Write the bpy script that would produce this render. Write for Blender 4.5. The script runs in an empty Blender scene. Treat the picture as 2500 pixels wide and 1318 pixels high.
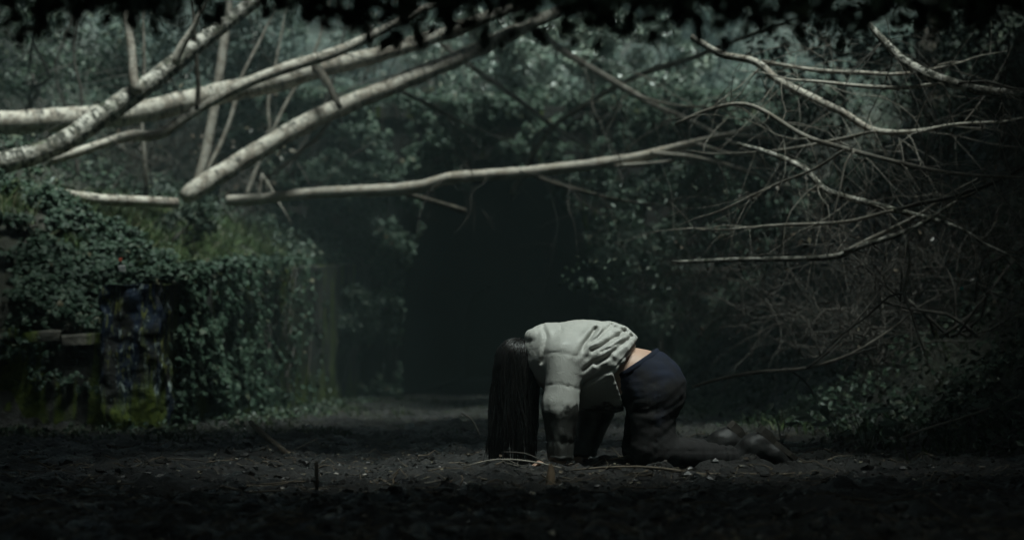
import bpy, math, random
import numpy as np
from mathutils import Vector, Matrix

rng = np.random.default_rng(7)
random.seed(7)
SC = bpy.context.scene
COL = SC.collection

# ------------------------------------------------------------------ camera
CAM_H = 0.517
FPX = 4665.0                       # focal length in pixels of a 2500 px wide frame
PITCH = math.atan((889 - 659) / FPX)
cam_d = bpy.data.cameras.new("camera")
cam_d.sensor_width = 36.0
cam_d.lens = 36.0 * FPX / 2500.0
cam_d.clip_end = 400.0
cam_d.dof.use_dof = True
cam_d.dof.focus_distance = 9.6
cam_d.dof.aperture_fstop = 1.9
cam = bpy.data.objects.new("camera", cam_d)
COL.objects.link(cam)
cam.location = (0, 0, CAM_H)
cam.rotation_euler = (math.pi / 2 + PITCH, 0, 0)
SC.camera = cam

# ------------------------------------------------------------------ sky, sun, exposure
SUN_EL, SUN_AZ = math.radians(72), math.radians(150)      # azimuth clockwise from +Y
w = bpy.data.worlds.new("World")
SC.world = w
w.use_nodes = True
nt = w.node_tree
nt.nodes.clear()
wo = nt.nodes.new("ShaderNodeOutputWorld")
wb = nt.nodes.new("ShaderNodeBackground")
ws = nt.nodes.new("ShaderNodeTexSky")
ws.sky_type = 'NISHITA'
ws.sun_disc = False
ws.sun_elevation = SUN_EL
ws.sun_rotation = SUN_AZ
ws.air_density = 1.0
ws.dust_density = 4.0
wb.inputs['Strength'].default_value = 0.02
nt.links.new(ws.outputs[0], wb.inputs[0])
nt.links.new(wb.outputs[0], wo.inputs[0])
sd = bpy.data.lights.new("sun", 'SUN')
sd.energy = 5.0
sd.angle = math.radians(15)
sd.color = (0.89, 1.0, 0.945)
sun = bpy.data.objects.new("sun", sd)
COL.objects.link(sun)
sdir = Vector((math.sin(SUN_AZ) * math.cos(SUN_EL), math.cos(SUN_AZ) * math.cos(SUN_EL), math.sin(SUN_EL)))
sun.rotation_euler = sdir.to_track_quat('Z', 'Y').to_euler()
sun.location = (0, 0, 30)
vs = SC.view_settings
vs.view_transform = 'Standard'
vs.look = 'None'
vs.exposure = 0.58
vs.gamma = 1.0
vs.use_curve_mapping = False
cy = SC.cycles
cy.max_bounces = 5
cy.diffuse_bounces = 2
cy.glossy_bounces = 2
cy.transmission_bounces = 2
cy.volume_bounces = 1
cy.transparent_max_bounces = 4
cy.caustics_reflective = False
cy.caustics_refractive = False
cy.use_denoising = True
cy.use_adaptive_sampling = True
cy.adaptive_threshold = 0.01


# ------------------------------------------------------------------ pixel -> world at a given depth
def P(px, py, Y):
    a = (px - 1250) / FPX
    b = (659 - py) / FPX
    c, s = math.cos(PITCH), math.sin(PITCH)
    d = np.array([a, c - b * s, s + b * c])
    return np.array([0, 0, CAM_H]) + d * (Y / d[1])


def pxr(wpx, Y):                   # half of a pixel width, in metres at depth Y
    return 0.5 * wpx / FPX * Y


# ------------------------------------------------------------------ noise
_perm = np.random.default_rng(3).permutation(512)
_perm = np.concatenate([_perm, _perm])
_grad = np.random.default_rng(4).normal(size=(512, 3))
_grad /= np.linalg.norm(_grad, axis=1)[:, None]


def perlin(p):
    p = np.asarray(p, float)
    i = np.floor(p).astype(np.int64)
    f = p - i
    u = f * f * f * (f * (f * 6 - 15) + 10)
    out = np.zeros(len(p))
    for dx in (0, 1):
        for dy in (0, 1):
            for dz in (0, 1):
                h = _perm[(_perm[(_perm[(i[:, 0] + dx) & 511] + i[:, 1] + dy) & 511] + i[:, 2] + dz) & 511]
                g = _grad[h]
                d = g[:, 0] * (f[:, 0] - dx) + g[:, 1] * (f[:, 1] - dy) + g[:, 2] * (f[:, 2] - dz)
                wx = u[:, 0] if dx else 1 - u[:, 0]
                wy = u[:, 1] if dy else 1 - u[:, 1]
                wz = u[:, 2] if dz else 1 - u[:, 2]
                out += d * wx * wy * wz
    return out * 1.6


def fbm(p, octs=4, gain=0.5):
    p = np.asarray(p, float)
    a, s, o = 1.0, 1.0, 0.0
    for k in range(octs):
        o = o + a * perlin(p * s + 17.3 * k)
        a *= gain
        s *= 2.03
    return o


def sstep(a, b, x):
    t = np.clip((x - a) / (b - a), 0, 1)
    return t * t * (3 - 2 * t)


def norm(v):
    return v / np.maximum(np.linalg.norm(v, axis=-1, keepdims=True), 1e-9)


# ------------------------------------------------------------------ objects
def tag(o, label=None, cat=None, group=None, kind=None):
    if label: o["label"] = label
    if cat: o["category"] = cat
    if group: o["group"] = group
    if kind: o["kind"] = kind
    return o


def empty(name, loc, label, cat, group=None):
    o = bpy.data.objects.new(name, None)
    COL.objects.link(o)
    o.location = [float(v) for v in loc]
    o.empty_display_size = 0.2
    return tag(o, label, cat, group)


def root_loc(o):
    L = np.zeros(3)
    while o is not None:
        L = L + np.array(o.location)
        o = o.parent
    return L


def mk(name, V, F, mat, parent=None, smooth=True, uv=None, kind=None):
    """one mesh object; V in world space, F as an (n,3)/(n,4) array or a list of such arrays"""
    V = np.asarray(V, float)
    Fs = [np.asarray(f, np.int64) for f in (F if isinstance(F, list) else [F]) if len(f)]
    me = bpy.data.meshes.new(name)
    if parent is not None:
        V = V - root_loc(parent)
    me.vertices.add(len(V))
    me.vertices.foreach_set("co", V.astype(np.float32).ravel())
    loops = np.concatenate([f.ravel() for f in Fs])
    tot = np.concatenate([np.full(len(f), f.shape[1]) for f in Fs])
    st = np.concatenate([[0], np.cumsum(tot)[:-1]])
    me.loops.add(len(loops))
    me.loops.foreach_set("vertex_index", loops.astype(np.int32))
    me.polygons.add(len(tot))
    me.polygons.foreach_set("loop_start", st.astype(np.int32))
    me.polygons.foreach_set("loop_total", tot.astype(np.int32))
    me.polygons.foreach_set("use_smooth", np.full(len(tot), smooth))
    if uv is not None:
        ul = me.uv_layers.new(name="uv")
        ul.data.foreach_set("uv", np.asarray(uv, np.float32)[loops].ravel())
    me.update(calc_edges=True)
    me.validate()
    me.materials.append(mat)
    o = bpy.data.objects.new(name, me)
    COL.objects.link(o)
    if parent is not None:
        o.parent = parent
    if kind:
        o["kind"] = kind
    return o


class Acc:
    """collects tubes or leaves that end up in one mesh"""
    def __init__(s):
        s.V, s.F3, s.F4, s.U, s.n = [], [], [], [], 0

    def add(s, V, F, U=None):
        F = np.asarray(F)
        (s.F3 if F.shape[1] == 3 else s.F4).append(F + s.n)
        s.V.append(V)
        s.U.append(U if U is not None else np.zeros((len(V), 2)))
        s.n += len(V)

    def build(s, name, mat, parent=None, smooth=True, kind=None):
        if not s.n:
            return None
        F = [np.concatenate(f) for f in (s.F3, s.F4) if f]
        return mk(name, np.concatenate(s.V), F, mat, parent, smooth, np.concatenate(s.U), kind)


# ------------------------------------------------------------------ tubes
def spline(pts, rad, step):
    pts = np.asarray(pts, float)
    rad = np.asarray(rad, float)
    p = np.vstack([2 * pts[0] - pts[1], pts, 2 * pts[-1] - pts[-2]])
    out, orad = [], []
    for i in range(len(pts) - 1):
        n = max(2, int(np.linalg.norm(pts[i + 1] - pts[i]) / step))
        t = np.linspace(0, 1, n, endpoint=False)[:, None]
        a, b, c, d = p[i], p[i + 1], p[i + 2], p[i + 3]
        out.append(0.5 * (2 * b + (c - a) * t + (2 * a - 5 * b + 4 * c - d) * t ** 2 + (3 * b - a - 3 * c + d) * t ** 3))
        orad.append(rad[i] + (rad[i + 1] - rad[i]) * t[:, 0])
    out.append(pts[-1:])
    orad.append(rad[-1:])
    return np.vstack(out), np.concatenate(orad)


def tube(pts, rad, sides=8, bump=0.0, cap=True, seed=0.0):
    n = len(pts)
    T = norm(np.gradient(pts, axis=0))
    up = np.array([0.13, 0.21, 1.0])
    A = norm(np.cross(T, up))
    B = np.cross(A, T)
    ang = np.arange(sides) / sides * 2 * np.pi
    R = np.repeat(rad[:, None], sides, 1)
    if bump:
        q = np.stack([np.repeat(np.linspace(0, 1, n)[:, None], sides, 1) * n * 0.35, np.cos(ang)[None].repeat(n, 0) * .8,
                      np.sin(ang)[None].repeat(n, 0) * .8], -1).reshape(-1, 3)
        R = R * (1 + bump * fbm(q + seed, 3).reshape(n, sides))
    V = pts[:, None] + A[:, None] * (np.cos(ang)[None, :, None] * R[..., None]) + B[:, None] * (np.sin(ang)[None, :, None] * R[..., None])
    V = V.reshape(-1, 3)
    L = np.concatenate([[0], np.cumsum(np.linalg.norm(np.diff(pts, axis=0), axis=1))])
    U = np.stack([np.repeat(L[:, None], sides, 1), np.repeat(ang[None], n, 0) / (2 * np.pi)], -1).reshape(-1, 2)
    i = np.arange(n - 1)[:, None] * sides
    j = np.arange(sides)[None]
    k = (j + 1) % sides
    F = np.stack([i + j, i + k, i + sides + k, i + sides + j], -1).reshape(-1, 4)
    if cap:
        V = np.vstack([V, pts[:1], pts[-1:]])
        U = np.vstack([U, [[0, 0]], [[L[-1], 0]]])
        jj = np.arange(sides)
        c0, c1 = n * sides, n * sides + 1
        e0 = np.stack([np.full(sides, c0), (jj + 1) % sides, jj, jj], -1)
        e1 = np.stack([np.full(sides, c1), (n - 1) * sides + jj, (n - 1) * sides + (jj + 1) % sides, (n - 1) * sides + (jj + 1) % sides], -1)
        F = [F, e0[:, :3], e1[:, :3]]
    return V, F, U


def add_tube(acc, pts, rad, sides=8, step=0.08, bump=0.0, cap=True, sm=True):
    pts = np.asarray(pts, float)
    rad = np.asarray(rad, float)
    if sm:
        pts, rad = spline(pts, rad, step)
    V, F, U = tube(pts, rad, sides, bump, cap, rng.uniform(0, 90))
    if cap:
        n0 = acc.n
        acc.add(V, F[0], U)
        acc.F3.append(F[1] + n0)
        acc.F3.append(F[2] + n0)
    else:
        acc.add(V, F, U)
    return pts, rad


def twigs(acc, pts, rad, n, lmin, lmax, droop=0.15, depth=1, rmax=0.007, spread=0.9, t0=0.1, bias=None, rr=rng):
    """bare side twigs growing from a limb"""
    m = len(pts)
    T = norm(np.gradient(pts, axis=0))
    for _ in range(n):
        i = int(rr.uniform(t0, 1) * (m - 1))
        d = T[i] * rr.uniform(0.3, 1.0) + rr.normal(size=3) * spread * np.array([1, .8, 1])
        if bias is not None:
            d = d + bias
        d = d / np.linalg.norm(d)
        L = rr.uniform(lmin, lmax)
        k = max(4, int(L / 0.11))
        p = [pts[i]]
        for s in range(k):
            d = d + rr.normal(size=3) * 0.17 + np.array([0, 0, -droop / k * 2.2])
            d = d / np.linalg.norm(d)
            p.append(p[-1] + d * L / k)
        p = np.array(p)
        r0 = min(rmax * rr.uniform(.6, 1.2), rad[i] * 0.7)
        r = np.linspace(r0, r0 * 0.3, len(p))
        V, F, U = tube(p, r, 3, cap=False)
        acc.add(V, F, U)
        if depth > 0:
            twigs(acc, p, r, rr.integers(1, 4), lmin * .4, lmax * .5, droop, depth - 1, r0 * 0.7, spread, .2, bias, rr)


# ------------------------------------------------------------------ leaves
IVY_V = np.array([[0, 0, 0], [-.5, .12, -.05], [-.36, .5, -.06], [0, 1, -.1], [.36, .5, -.06], [.5, .12, -.05], [0, .42, .07]])
IVY_F = np.array([[0, 6, 1], [1, 6, 2], [2, 6, 3], [3, 6, 4], [4, 6, 5], [5, 6, 0]])
LF_V = np.array([[0, 0, 0], [-.3, .45, .06], [0, 1, -.08], [.3, .45, .06]])
LF_F = np.array([[0, 3, 2], [0, 2, 1]])


def leaf_geo(pos, nrm, tip, size, big=False):
    TV, TF = (IVY_V, IVY_F) if big else (LF_V, LF_F)
    n = norm(nrm)
    t = norm(tip - n * np.sum(tip * n, -1, keepdims=True))
    x = np.cross(t, n)
    V = pos[:, None] + size[:, None, None] * (x[:, None] * TV[None, :, 0, None] + t[:, None] * TV[None, :, 1, None] + n[:, None] * TV[None, :, 2, None])
    F = (np.arange(len(pos)) * len(TV))[:, None, None] + TF[None]
    return V.reshape(-1, 3), F.reshape(-1, 3)


def leaves(name, pos, nrm, size, mat, parent=None, big=False, hang=0.8, jit=0.6, kind=None, label=None, cat=None):
    n = len(pos)
    nn = norm(nrm) + rng.normal(size=(n, 3)) * jit
    tp = rng.normal(size=(n, 3)) * 0.7 + np.array([0, 0, -hang])
    sz = size * rng.uniform(.55, 1.25, n)
    V, F = leaf_geo(pos, nn, tp, sz, big)
    o = mk(name, V, F, mat, parent, smooth=False, kind=kind)
    if label:
        tag(o, label, cat)
    return o


# ------------------------------------------------------------------ materials
def new_mat(name):
    m = bpy.data.materials.new(name)
    m.use_nodes = True
    nt = m.node_tree
    b = nt.nodes["Principled BSDF"]
    return m, nt, b


def nd(nt, typ, **kw):
    n = nt.nodes.new(typ)
    for k, v in kw.items():
        if k.startswith("i_"):
            n.inputs[k[2:].replace("_", " ")].default_value = v
        else:
            setattr(n, k, v)
    return n


def ramp(nt, fac, stops):
    r = nt.nodes.new("ShaderNodeValToRGB")
    e = r.color_ramp.elements
    while len(e) < len(stops):
        e.new(0.5)
    for k, (p, c) in enumerate(stops):
        e[k].position = p
        e[k].color = (c[0], c[1], c[2], 1) if len(c) == 3 else c
    nt.links.new(fac, r.inputs[0])
    return r


def noise(nt, vec, scale, detail=4, rough=.55):
    n = nt.nodes.new("ShaderNodeTexNoise")
    n.inputs['Scale'].default_value = scale
    n.inputs['Detail'].default_value = detail
    n.inputs['Roughness'].default_value = rough
    if vec is not None:
        nt.links.new(vec, n.inputs['Vector'])
    return n


def mapping(nt, vec, scale, loc=(0, 0, 0)):
    n = nt.nodes.new("ShaderNodeMapping")
    n.inputs['Scale'].default_value = scale
    n.inputs['Location'].default_value = loc
    nt.links.new(vec, n.inputs['Vector'])
    return n.outputs[0]


def mix(nt, fac, a, b, typ='MIX'):
    n = nt.nodes.new("ShaderNodeMix")
    n.data_type = 'RGBA'
    n.blend_type = typ
    for s, v in ((0, fac), (6, a), (7, b)):
        if hasattr(v, "is_linked"):
            nt.links.new(v, n.inputs[s])
        else:
            n.inputs[s].default_value = v if not isinstance(v, tuple) else (v + (1,) if len(v) == 3 else v)
    return n.outputs[2]


def math_n(nt, op, a, b=0.0, clamp=False):
    n = nt.nodes.new("ShaderNodeMath")
    n.operation = op
    n.use_clamp = clamp
    for s, v in ((0, a), (1, b)):
        if hasattr(v, "is_linked"):
            nt.links.new(v, n.inputs[s])
        else:
            n.inputs[s].default_value = v
    return n.outputs[0]


def bump(nt, b, h, strength=0.4, dist=0.02):
    n = nt.nodes.new("ShaderNodeBump")
    n.inputs['Strength'].default_value = strength
    n.inputs['Distance'].default_value = dist
    nt.links.new(h, n.inputs['Height'])
    nt.links.new(n.outputs[0], b.inputs['Normal'])


def leaf_mat(name, stops, rough=.5, spec=.3):
    m, nt, b = new_mat(name)
    g = nt.nodes.new("ShaderNodeNewGeometry")
    r = ramp(nt, g.outputs['Random Per Island'], stops)
    nz = noise(nt, g.outputs['Position'], 1.1, 2)
    rr = ramp(nt, nz.outputs[0], [(.35, (.62, .66, .6)), (.7, (1.15, 1.1, 1.0))])
    nt.links.new(mix(nt, 1.0, r.outputs[0], rr.outputs[0], 'MULTIPLY'), b.inputs['Base Color'])
    b.inputs['Roughness'].default_value = rough
    b.inputs['Specular IOR Level'].default_value = spec
    return m


M = {}
M['ivy'] = leaf_mat("ivy_leaf", [(0, (.015, .033, .022)), (.5, (.028, .054, .036)), (.85, (.046, .076, .054)), (.97, (.065, .090, .066)), (1, (.09, .075, .045))], .55, .22)
M['shrub'] = leaf_mat("shrub_leaf", [(0, (.025, .046, .034)), (.5, (.046, .076, .056)), (.9, (.078, .110, .084)), (1, (.12, .13, .10))], .5, .35)
M['evergreen'] = leaf_mat("glow_pale_leaf", [(0, (.06, .10, .085)), (.5, (.14, .19, .16)), (1, (.30, .35, .30))], .32, .5)  # leaf colour lifted to stand in for the hazy glow above the tunnel
M['canopy'] = leaf_mat("added_canopy_leaf", [(0, (.030, .045, .03)), (1, (.06, .085, .055))], .5, .3)
M['bramble'] = leaf_mat("bramble_leaf", [(0, (.018, .038, .024)), (.6, (.034, .064, .040)), (.9, (.056, .085, .055)), (1, (.12, .13, .09))], .5, .35)
M['dry'] = leaf_mat("dry_leaf", [(0, (.030, .023, .018)), (.6, (.070, .052, .040)), (.9, (.13, .105, .08)), (1, (.30, .27, .21))], .42, .4)
M['grass_dark'] = leaf_mat("dark_grass_blade", [(0, (.018, .036, .014)), (.6, (.034, .060, .022)), (1, (.07, .085, .035))], .55, .2)
M['grass'] = leaf_mat("grass_blade", [(0, (.045, .080, .030)), (.5, (.080, .128, .048)), (.82, (.12, .165, .07)), (.9, (.17, .165, .10)), (1, (.26, .25, .17))], .5, .3)


def bark(name, light, dark, patch, amount, moss=0.0):
    m, nt, b = new_mat(name)
    uv = nt.nodes.new("ShaderNodeUVMap")
    tc = nt.nodes.new("ShaderNodeTexCoord")
    n1 = noise(nt, mapping(nt, uv.outputs[0], (15, 3.5, 1)), 1.0, 6, .7)
    n2 = noise(nt, tc.outputs['Object'], 6.5, 5, .7)
    n3 = noise(nt, tc.outputs['Object'], 22, 3, .6)
    marks = ramp(nt, n1.outputs[0], [(amount, (0, 0, 0)), (amount + .09, (1, 1, 1))])
    blot = ramp(nt, n2.outputs[0], [(.42, patch), (.54, light)])
    fine = ramp(nt, n3.outputs[0], [(.3, (.72, .72, .72)), (.7, (1.08, 1.05, 1.0))])
    c = mix(nt, 1.0, blot.outputs[0], fine.outputs[0], 'MULTIPLY')
    c = mix(nt, marks.outputs[0], dark, c)
    if moss:
        n4 = noise(nt, tc.outputs['Object'], 5.5, 4, .7)
        mm = ramp(nt, n4.outputs[0], [(.62 - moss, (0, 0, 0)), (.74 - moss, (1, 1, 1))])
        c = mix(nt, mm.outputs[0], c, (.035, .05, .022))
    nt.links.new(c, b.inputs['Base Color'])
    b.inputs['Roughness'].default_value = .75
    b.inputs['Specular IOR Level'].default_value = .25
    bump(nt, b, n1.outputs[0], .5, .01)
    return m


M['birch'] = bark("birch_bark", (.50, .475, .42), (.05, .045, .038), (.24, .21, .175), .39)
M['birch_clean'] = bark("pale_birch_bark", (.47, .44, .39), (.09, .08, .065), (.33, .29, .24), .30)
M['birch_mossy'] = bark("mossy_birch_bark", (.52, .505, .46), (.03, .03, .022), (.14, .13, .105), .45, .06)
M['birch_far'] = bark("weathered_bark", (.27, .255, .225), (.06, .052, .042), (.17, .15, .125), .34)
M['bark_dark'] = bark("dark_bark", (.085, .075, .06), (.025, .02, .016), (.05, .045, .035), .42, .03)
M['twig'] = bark("twig_bark", (.095, .088, .078), (.035, .032, .028), (.06, .055, .048), .36)
M['twig_pale'] = bark("pale_twig_bark", (.31, .29, .255), (.09, .08, .065), (.20, .18, .15), .36)
M['stick'] = bark("dead_stick_bark", (.15, .125, .095), (.05, .04, .03), (.10, .08, .06), .36)


def mat_ground():
    m, nt, b = new_mat("mud_ground")
    at = nt.nodes.new("ShaderNodeAttribute")
    at.attribute_name = "soil"
    g = nt.nodes.new("ShaderNodeNewGeometry")
    n1 = noise(nt, g.outputs['Position'], 3.0, 6, .65)
    n2 = noise(nt, g.outputs['Position'], 26, 5, .7)
    mud = ramp(nt, n1.outputs[0], [(.32, (.006, .0058, .0052)), (.55, (.012, .0112, .0098)), (.75, (.023, .021, .018))])
    fl = ramp(nt, n2.outputs[0], [(.35, (.55, .55, .55)), (.62, (1.05, 1.0, .95)), (.75, (1.6, 1.5, 1.38))])
    c = mix(nt, 1.0, mud.outputs[0], fl.outputs[0], 'MULTIPLY')
    soil = ramp(nt, n2.outputs[0], [(.35, (.016, .017, .010)), (.7, (.036, .040, .021))])
    c = mix(nt, at.outputs['Fac'], c, soil.outputs[0])
    nt.links.new(c, b.inputs['Base Color'])
    ro = ramp(nt, n1.outputs[0], [(.40, (.22, .22, .22)), (.58, (.75, .75, .75))])
    nt.links.new(ro.outputs[0], b.inputs['Roughness'])
    b.inputs['Specular IOR Level'].default_value = .6
    bump(nt, b, n2.outputs[0], 1.0, .045)
    return m


def mat_wall(name, stone, paint):
    """weathered retaining wall: dark stained masonry with streaks of moss, and on the end pillar old paint"""
    m, nt, b = new_mat(name)
    g = nt.nodes.new("ShaderNodeNewGeometry")
    n1 = noise(nt, g.outputs['Position'], 4.5, 6, .65)
    n2 = noise(nt, g.outputs['Position'], 30, 4, .6)
    st = noise(nt, mapping(nt, g.outputs['Position'], (5.5, 2.4, .42)), 1.0, 4, .6)
    base = ramp(nt, n1.outputs[0], [(.3, stone[0]), (.7, stone[1])])
    sx = nt.nodes.new("ShaderNodeSeparateXYZ")
    nt.links.new(g.outputs['Position'], sx.inputs[0])
    foot = nt.nodes.new("ShaderNodeMapRange")              # moss climbs from the damp foot of the wall
    foot.inputs[1].default_value, foot.inputs[2].default_value = .62, .12
    foot.inputs[3].default_value, foot.inputs[4].default_value = 0, .13
    nt.links.new(sx.outputs[2], foot.inputs[0])
    moss = ramp(nt, math_n(nt, 'ADD', st.outputs[0], foot.outputs[0]), [(.53, (0, 0, 0)), (.61, (1, 1, 1))])
    mc = ramp(nt, n2.outputs[0], [(.3, (.030, .048, .010)), (.7, (.105, .135, .024))])
    c = base.outputs[0]
    if paint:
        p1 = noise(nt, mapping(nt, g.outputs['Position'], (5, 3, 1.6), (3.1, 0, 5)), 1.0, 4, .6)
        p2 = noise(nt, mapping(nt, g.outputs['Position'], (17, 5, 4.6), (1.7, 4, 2)), 1.0, 6, .75)
        p2.inputs['Distortion'].default_value = 1.2
        blue = ramp(nt, p1.outputs[0], [(.43, (0, 0, 0)), (.49, (1, 1, 1))])
        c = mix(nt, blue.outputs[0], c, (.010, .018, .036))
        whi = ramp(nt, p2.outputs[0], [(.57, (0, 0, 0)), (.61, (1, 1, 1))])
        c = mix(nt, whi.outputs[0], c, (.34, .41, .38))
        p3 = noise(nt, mapping(nt, g.outputs['Position'], (15, 5, 4.0), (9, 1, 7)), 1.0, 6, .75)
        p3.inputs['Distortion'].default_value = 1.2
        yel = ramp(nt, p3.outputs[0], [(.57, (0, 0, 0)), (.62, (1, 1, 1))])
        c = mix(nt, yel.outputs[0], c, (.15, .165, .045))
    c = mix(nt, moss.outputs[0], c, mc.outputs[0])
    nt.links.new(c, b.inputs['Base Color'])
    b.inputs['Roughness'].default_value = .85
    b.inputs['Specular IOR Level'].default_value = .2
    bump(nt, b, n2.outputs[0], .8, .02)
    return m


M['ground'] = mat_ground()
M['wall'] = mat_wall("stained_masonry", ((.018, .019, .017), (.045, .045, .04)), False)
M['pillar'] = mat_wall("painted_masonry", ((.012, .012, .012), (.034, .034, .031)), True)
M['capstone'] = mat_wall("pale_capstone", ((.07, .068, .058), (.14, .13, .11)), False)


def mat_simple(name, c0, c1, scale, rough, spec=.3, bs=.3, bd=.005, stretch=(1, 1, 1)):
    m, nt, b = new_mat(name)
    tc = nt.nodes.new("ShaderNodeTexCoord")
    n = noise(nt, mapping(nt, tc.outputs['Object'], stretch), scale, 5, .6)
    r = ramp(nt, n.outputs[0], [(.3, c0), (.7, c1)])
    nt.links.new(r.outputs[0], b.inputs['Base Color'])
    b.inputs['Roughness'].default_value = rough
    b.inputs['Specular IOR Level'].default_value = spec
    if bs:
        bump(nt, b, n.outputs[0], bs, bd)
    return m


M['brick'] = mat_simple("sooty_brick", (.012, .012, .012), (.035, .032, .03), 6, .9, .1)
M['skin'] = mat_simple("skin", (.47, .30, .22), (.56, .38, .29), 9, .5, .35, .05)
M['leather'] = mat_simple("black_leather", (.006, .006, .006), (.018, .017, .016), 14, .58, .35, .5, .01)
M['sole'] = mat_simple("muddy_rubber_sole", (.02, .019, .017), (.07, .062, .052), 18, .8, .2, .4)
M['hair'] = mat_simple("black_hair", (.004, .004, .004), (.010, .009, .008), 30, .4, .35, 0, .01, (1, 1, .1))
M['wood'] = mat_simple("split_pale_wood", (.16, .11, .07), (.34, .25, .17), 20, .8, .2, .5, .01, (4, 4, .6))
M['clod'] = mat_simple("mud_clod", (.007, .0065, .006), (.022, .020, .017), 22, .45, .5, .5, .01)
M['litter_white'] = mat_simple("white_plastic", (.5, .5, .5), (.7, .7, .68), 8, .5)
M['litter_red'] = mat_simple("red_plastic", (.35, .06, .03), (.5, .09, .05), 8, .5)
M['litter_teal'] = mat_simple("teal_plastic", (.03, .30, .26), (.05, .40, .34), 8, .4)


def mat_jacket():
    m, nt, b = new_mat("sage_jacket_cloth")
    tc = nt.nodes.new("ShaderNodeTexCoord")
    n1 = noise(nt, tc.outputs['Object'], 7, 4, .6)
    n2 = noise(nt, tc.outputs['Object'], 6, 4, .6)
    n3 = noise(nt, tc.outputs['Object'], 90, 2, .5)
    cl = ramp(nt, n1.outputs[0], [(.3, (.38, .378, .35)), (.7, (.475, .47, .435))])
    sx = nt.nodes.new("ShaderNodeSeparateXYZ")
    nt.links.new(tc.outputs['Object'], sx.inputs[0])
    # wet mud soaked up the sleeves to a ragged tide line; the low front darkens too
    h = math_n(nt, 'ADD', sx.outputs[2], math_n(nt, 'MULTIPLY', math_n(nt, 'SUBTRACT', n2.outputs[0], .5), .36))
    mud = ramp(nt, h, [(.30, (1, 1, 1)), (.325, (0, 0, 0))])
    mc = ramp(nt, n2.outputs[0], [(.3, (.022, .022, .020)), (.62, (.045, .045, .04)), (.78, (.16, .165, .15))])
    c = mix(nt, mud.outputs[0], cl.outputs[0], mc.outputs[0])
    nt.links.new(c, b.inputs['Base Color'])
    b.inputs['Roughness'].default_value = .5
    b.inputs['Specular IOR Level'].default_value = .4
    n4 = noise(nt, mapping(nt, tc.outputs['Object'], (26, 26, 15)), 1.0, 3, .5)
    n4.inputs['Distortion'].default_value = 1.6
    cre = math_n(nt, 'ADD', math_n(nt, 'ABSOLUTE', math_n(nt, 'SUBTRACT', n4.outputs[0], .5)), math_n(nt, 'MULTIPLY', n3.outputs[0], .05))
    bump(nt, b, cre, .22, .02)
    return m


def mat_denim():
    m, nt, b = new_mat("dark_denim")
    tc = nt.nodes.new("ShaderNodeTexCoord")
    n1 = noise(nt, tc.outputs['Object'], 6, 5, .65)
    n2 = noise(nt, mapping(nt, tc.outputs['Object'], (160, 160, 160)), 1, 2, .5)
    sx = nt.nodes.new("ShaderNodeSeparateXYZ")
    nt.links.new(tc.outputs['Object'], sx.inputs[0])
    cl = ramp(nt, n1.outputs[0], [(.3, (.010, .013, .023)), (.7, (.022, .027, .046))])
    h = math_n(nt, 'ADD', sx.outputs[2], math_n(nt, 'MULTIPLY', math_n(nt, 'SUBTRACT', n1.outputs[0], .5), .9))
    mud = ramp(nt, h, [(.30, (1, 1, 1)), (.52, (0, 0, 0))])
    c = mix(nt, mud.outputs[0], cl.outputs[0], (.021, .020, .020))
    nt.links.new(c, b.inputs['Base Color'])
    b.inputs['Roughness'].default_value = .85
    b.inputs['Specular IOR Level'].default_value = .15
    bump(nt, b, n2.outputs[0], .25, .003)
    return m


M['jacket'] = mat_jacket()
M['denim'] = mat_denim()

# ------------------------------------------------------------------ terrain
TUN_Y = 29.7


def xw(Y):
    return np.interp(Y, [15.0, 25.1, 30.0], [P(380, 1050, 15.0)[0], P(780, 985, 25.1)[0], -2.35])


def wtop(Y):
    return np.interp(Y, [15.0, 20, 25.1, 30], [1.12, 1.50, 1.80, 2.1])


def xr(Y):
    return np.interp(Y, [-80, 0, 5, 10.8, 24, 30], [6, 3.9, 3.2, 2.75, 1.95, 1.5])


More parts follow.
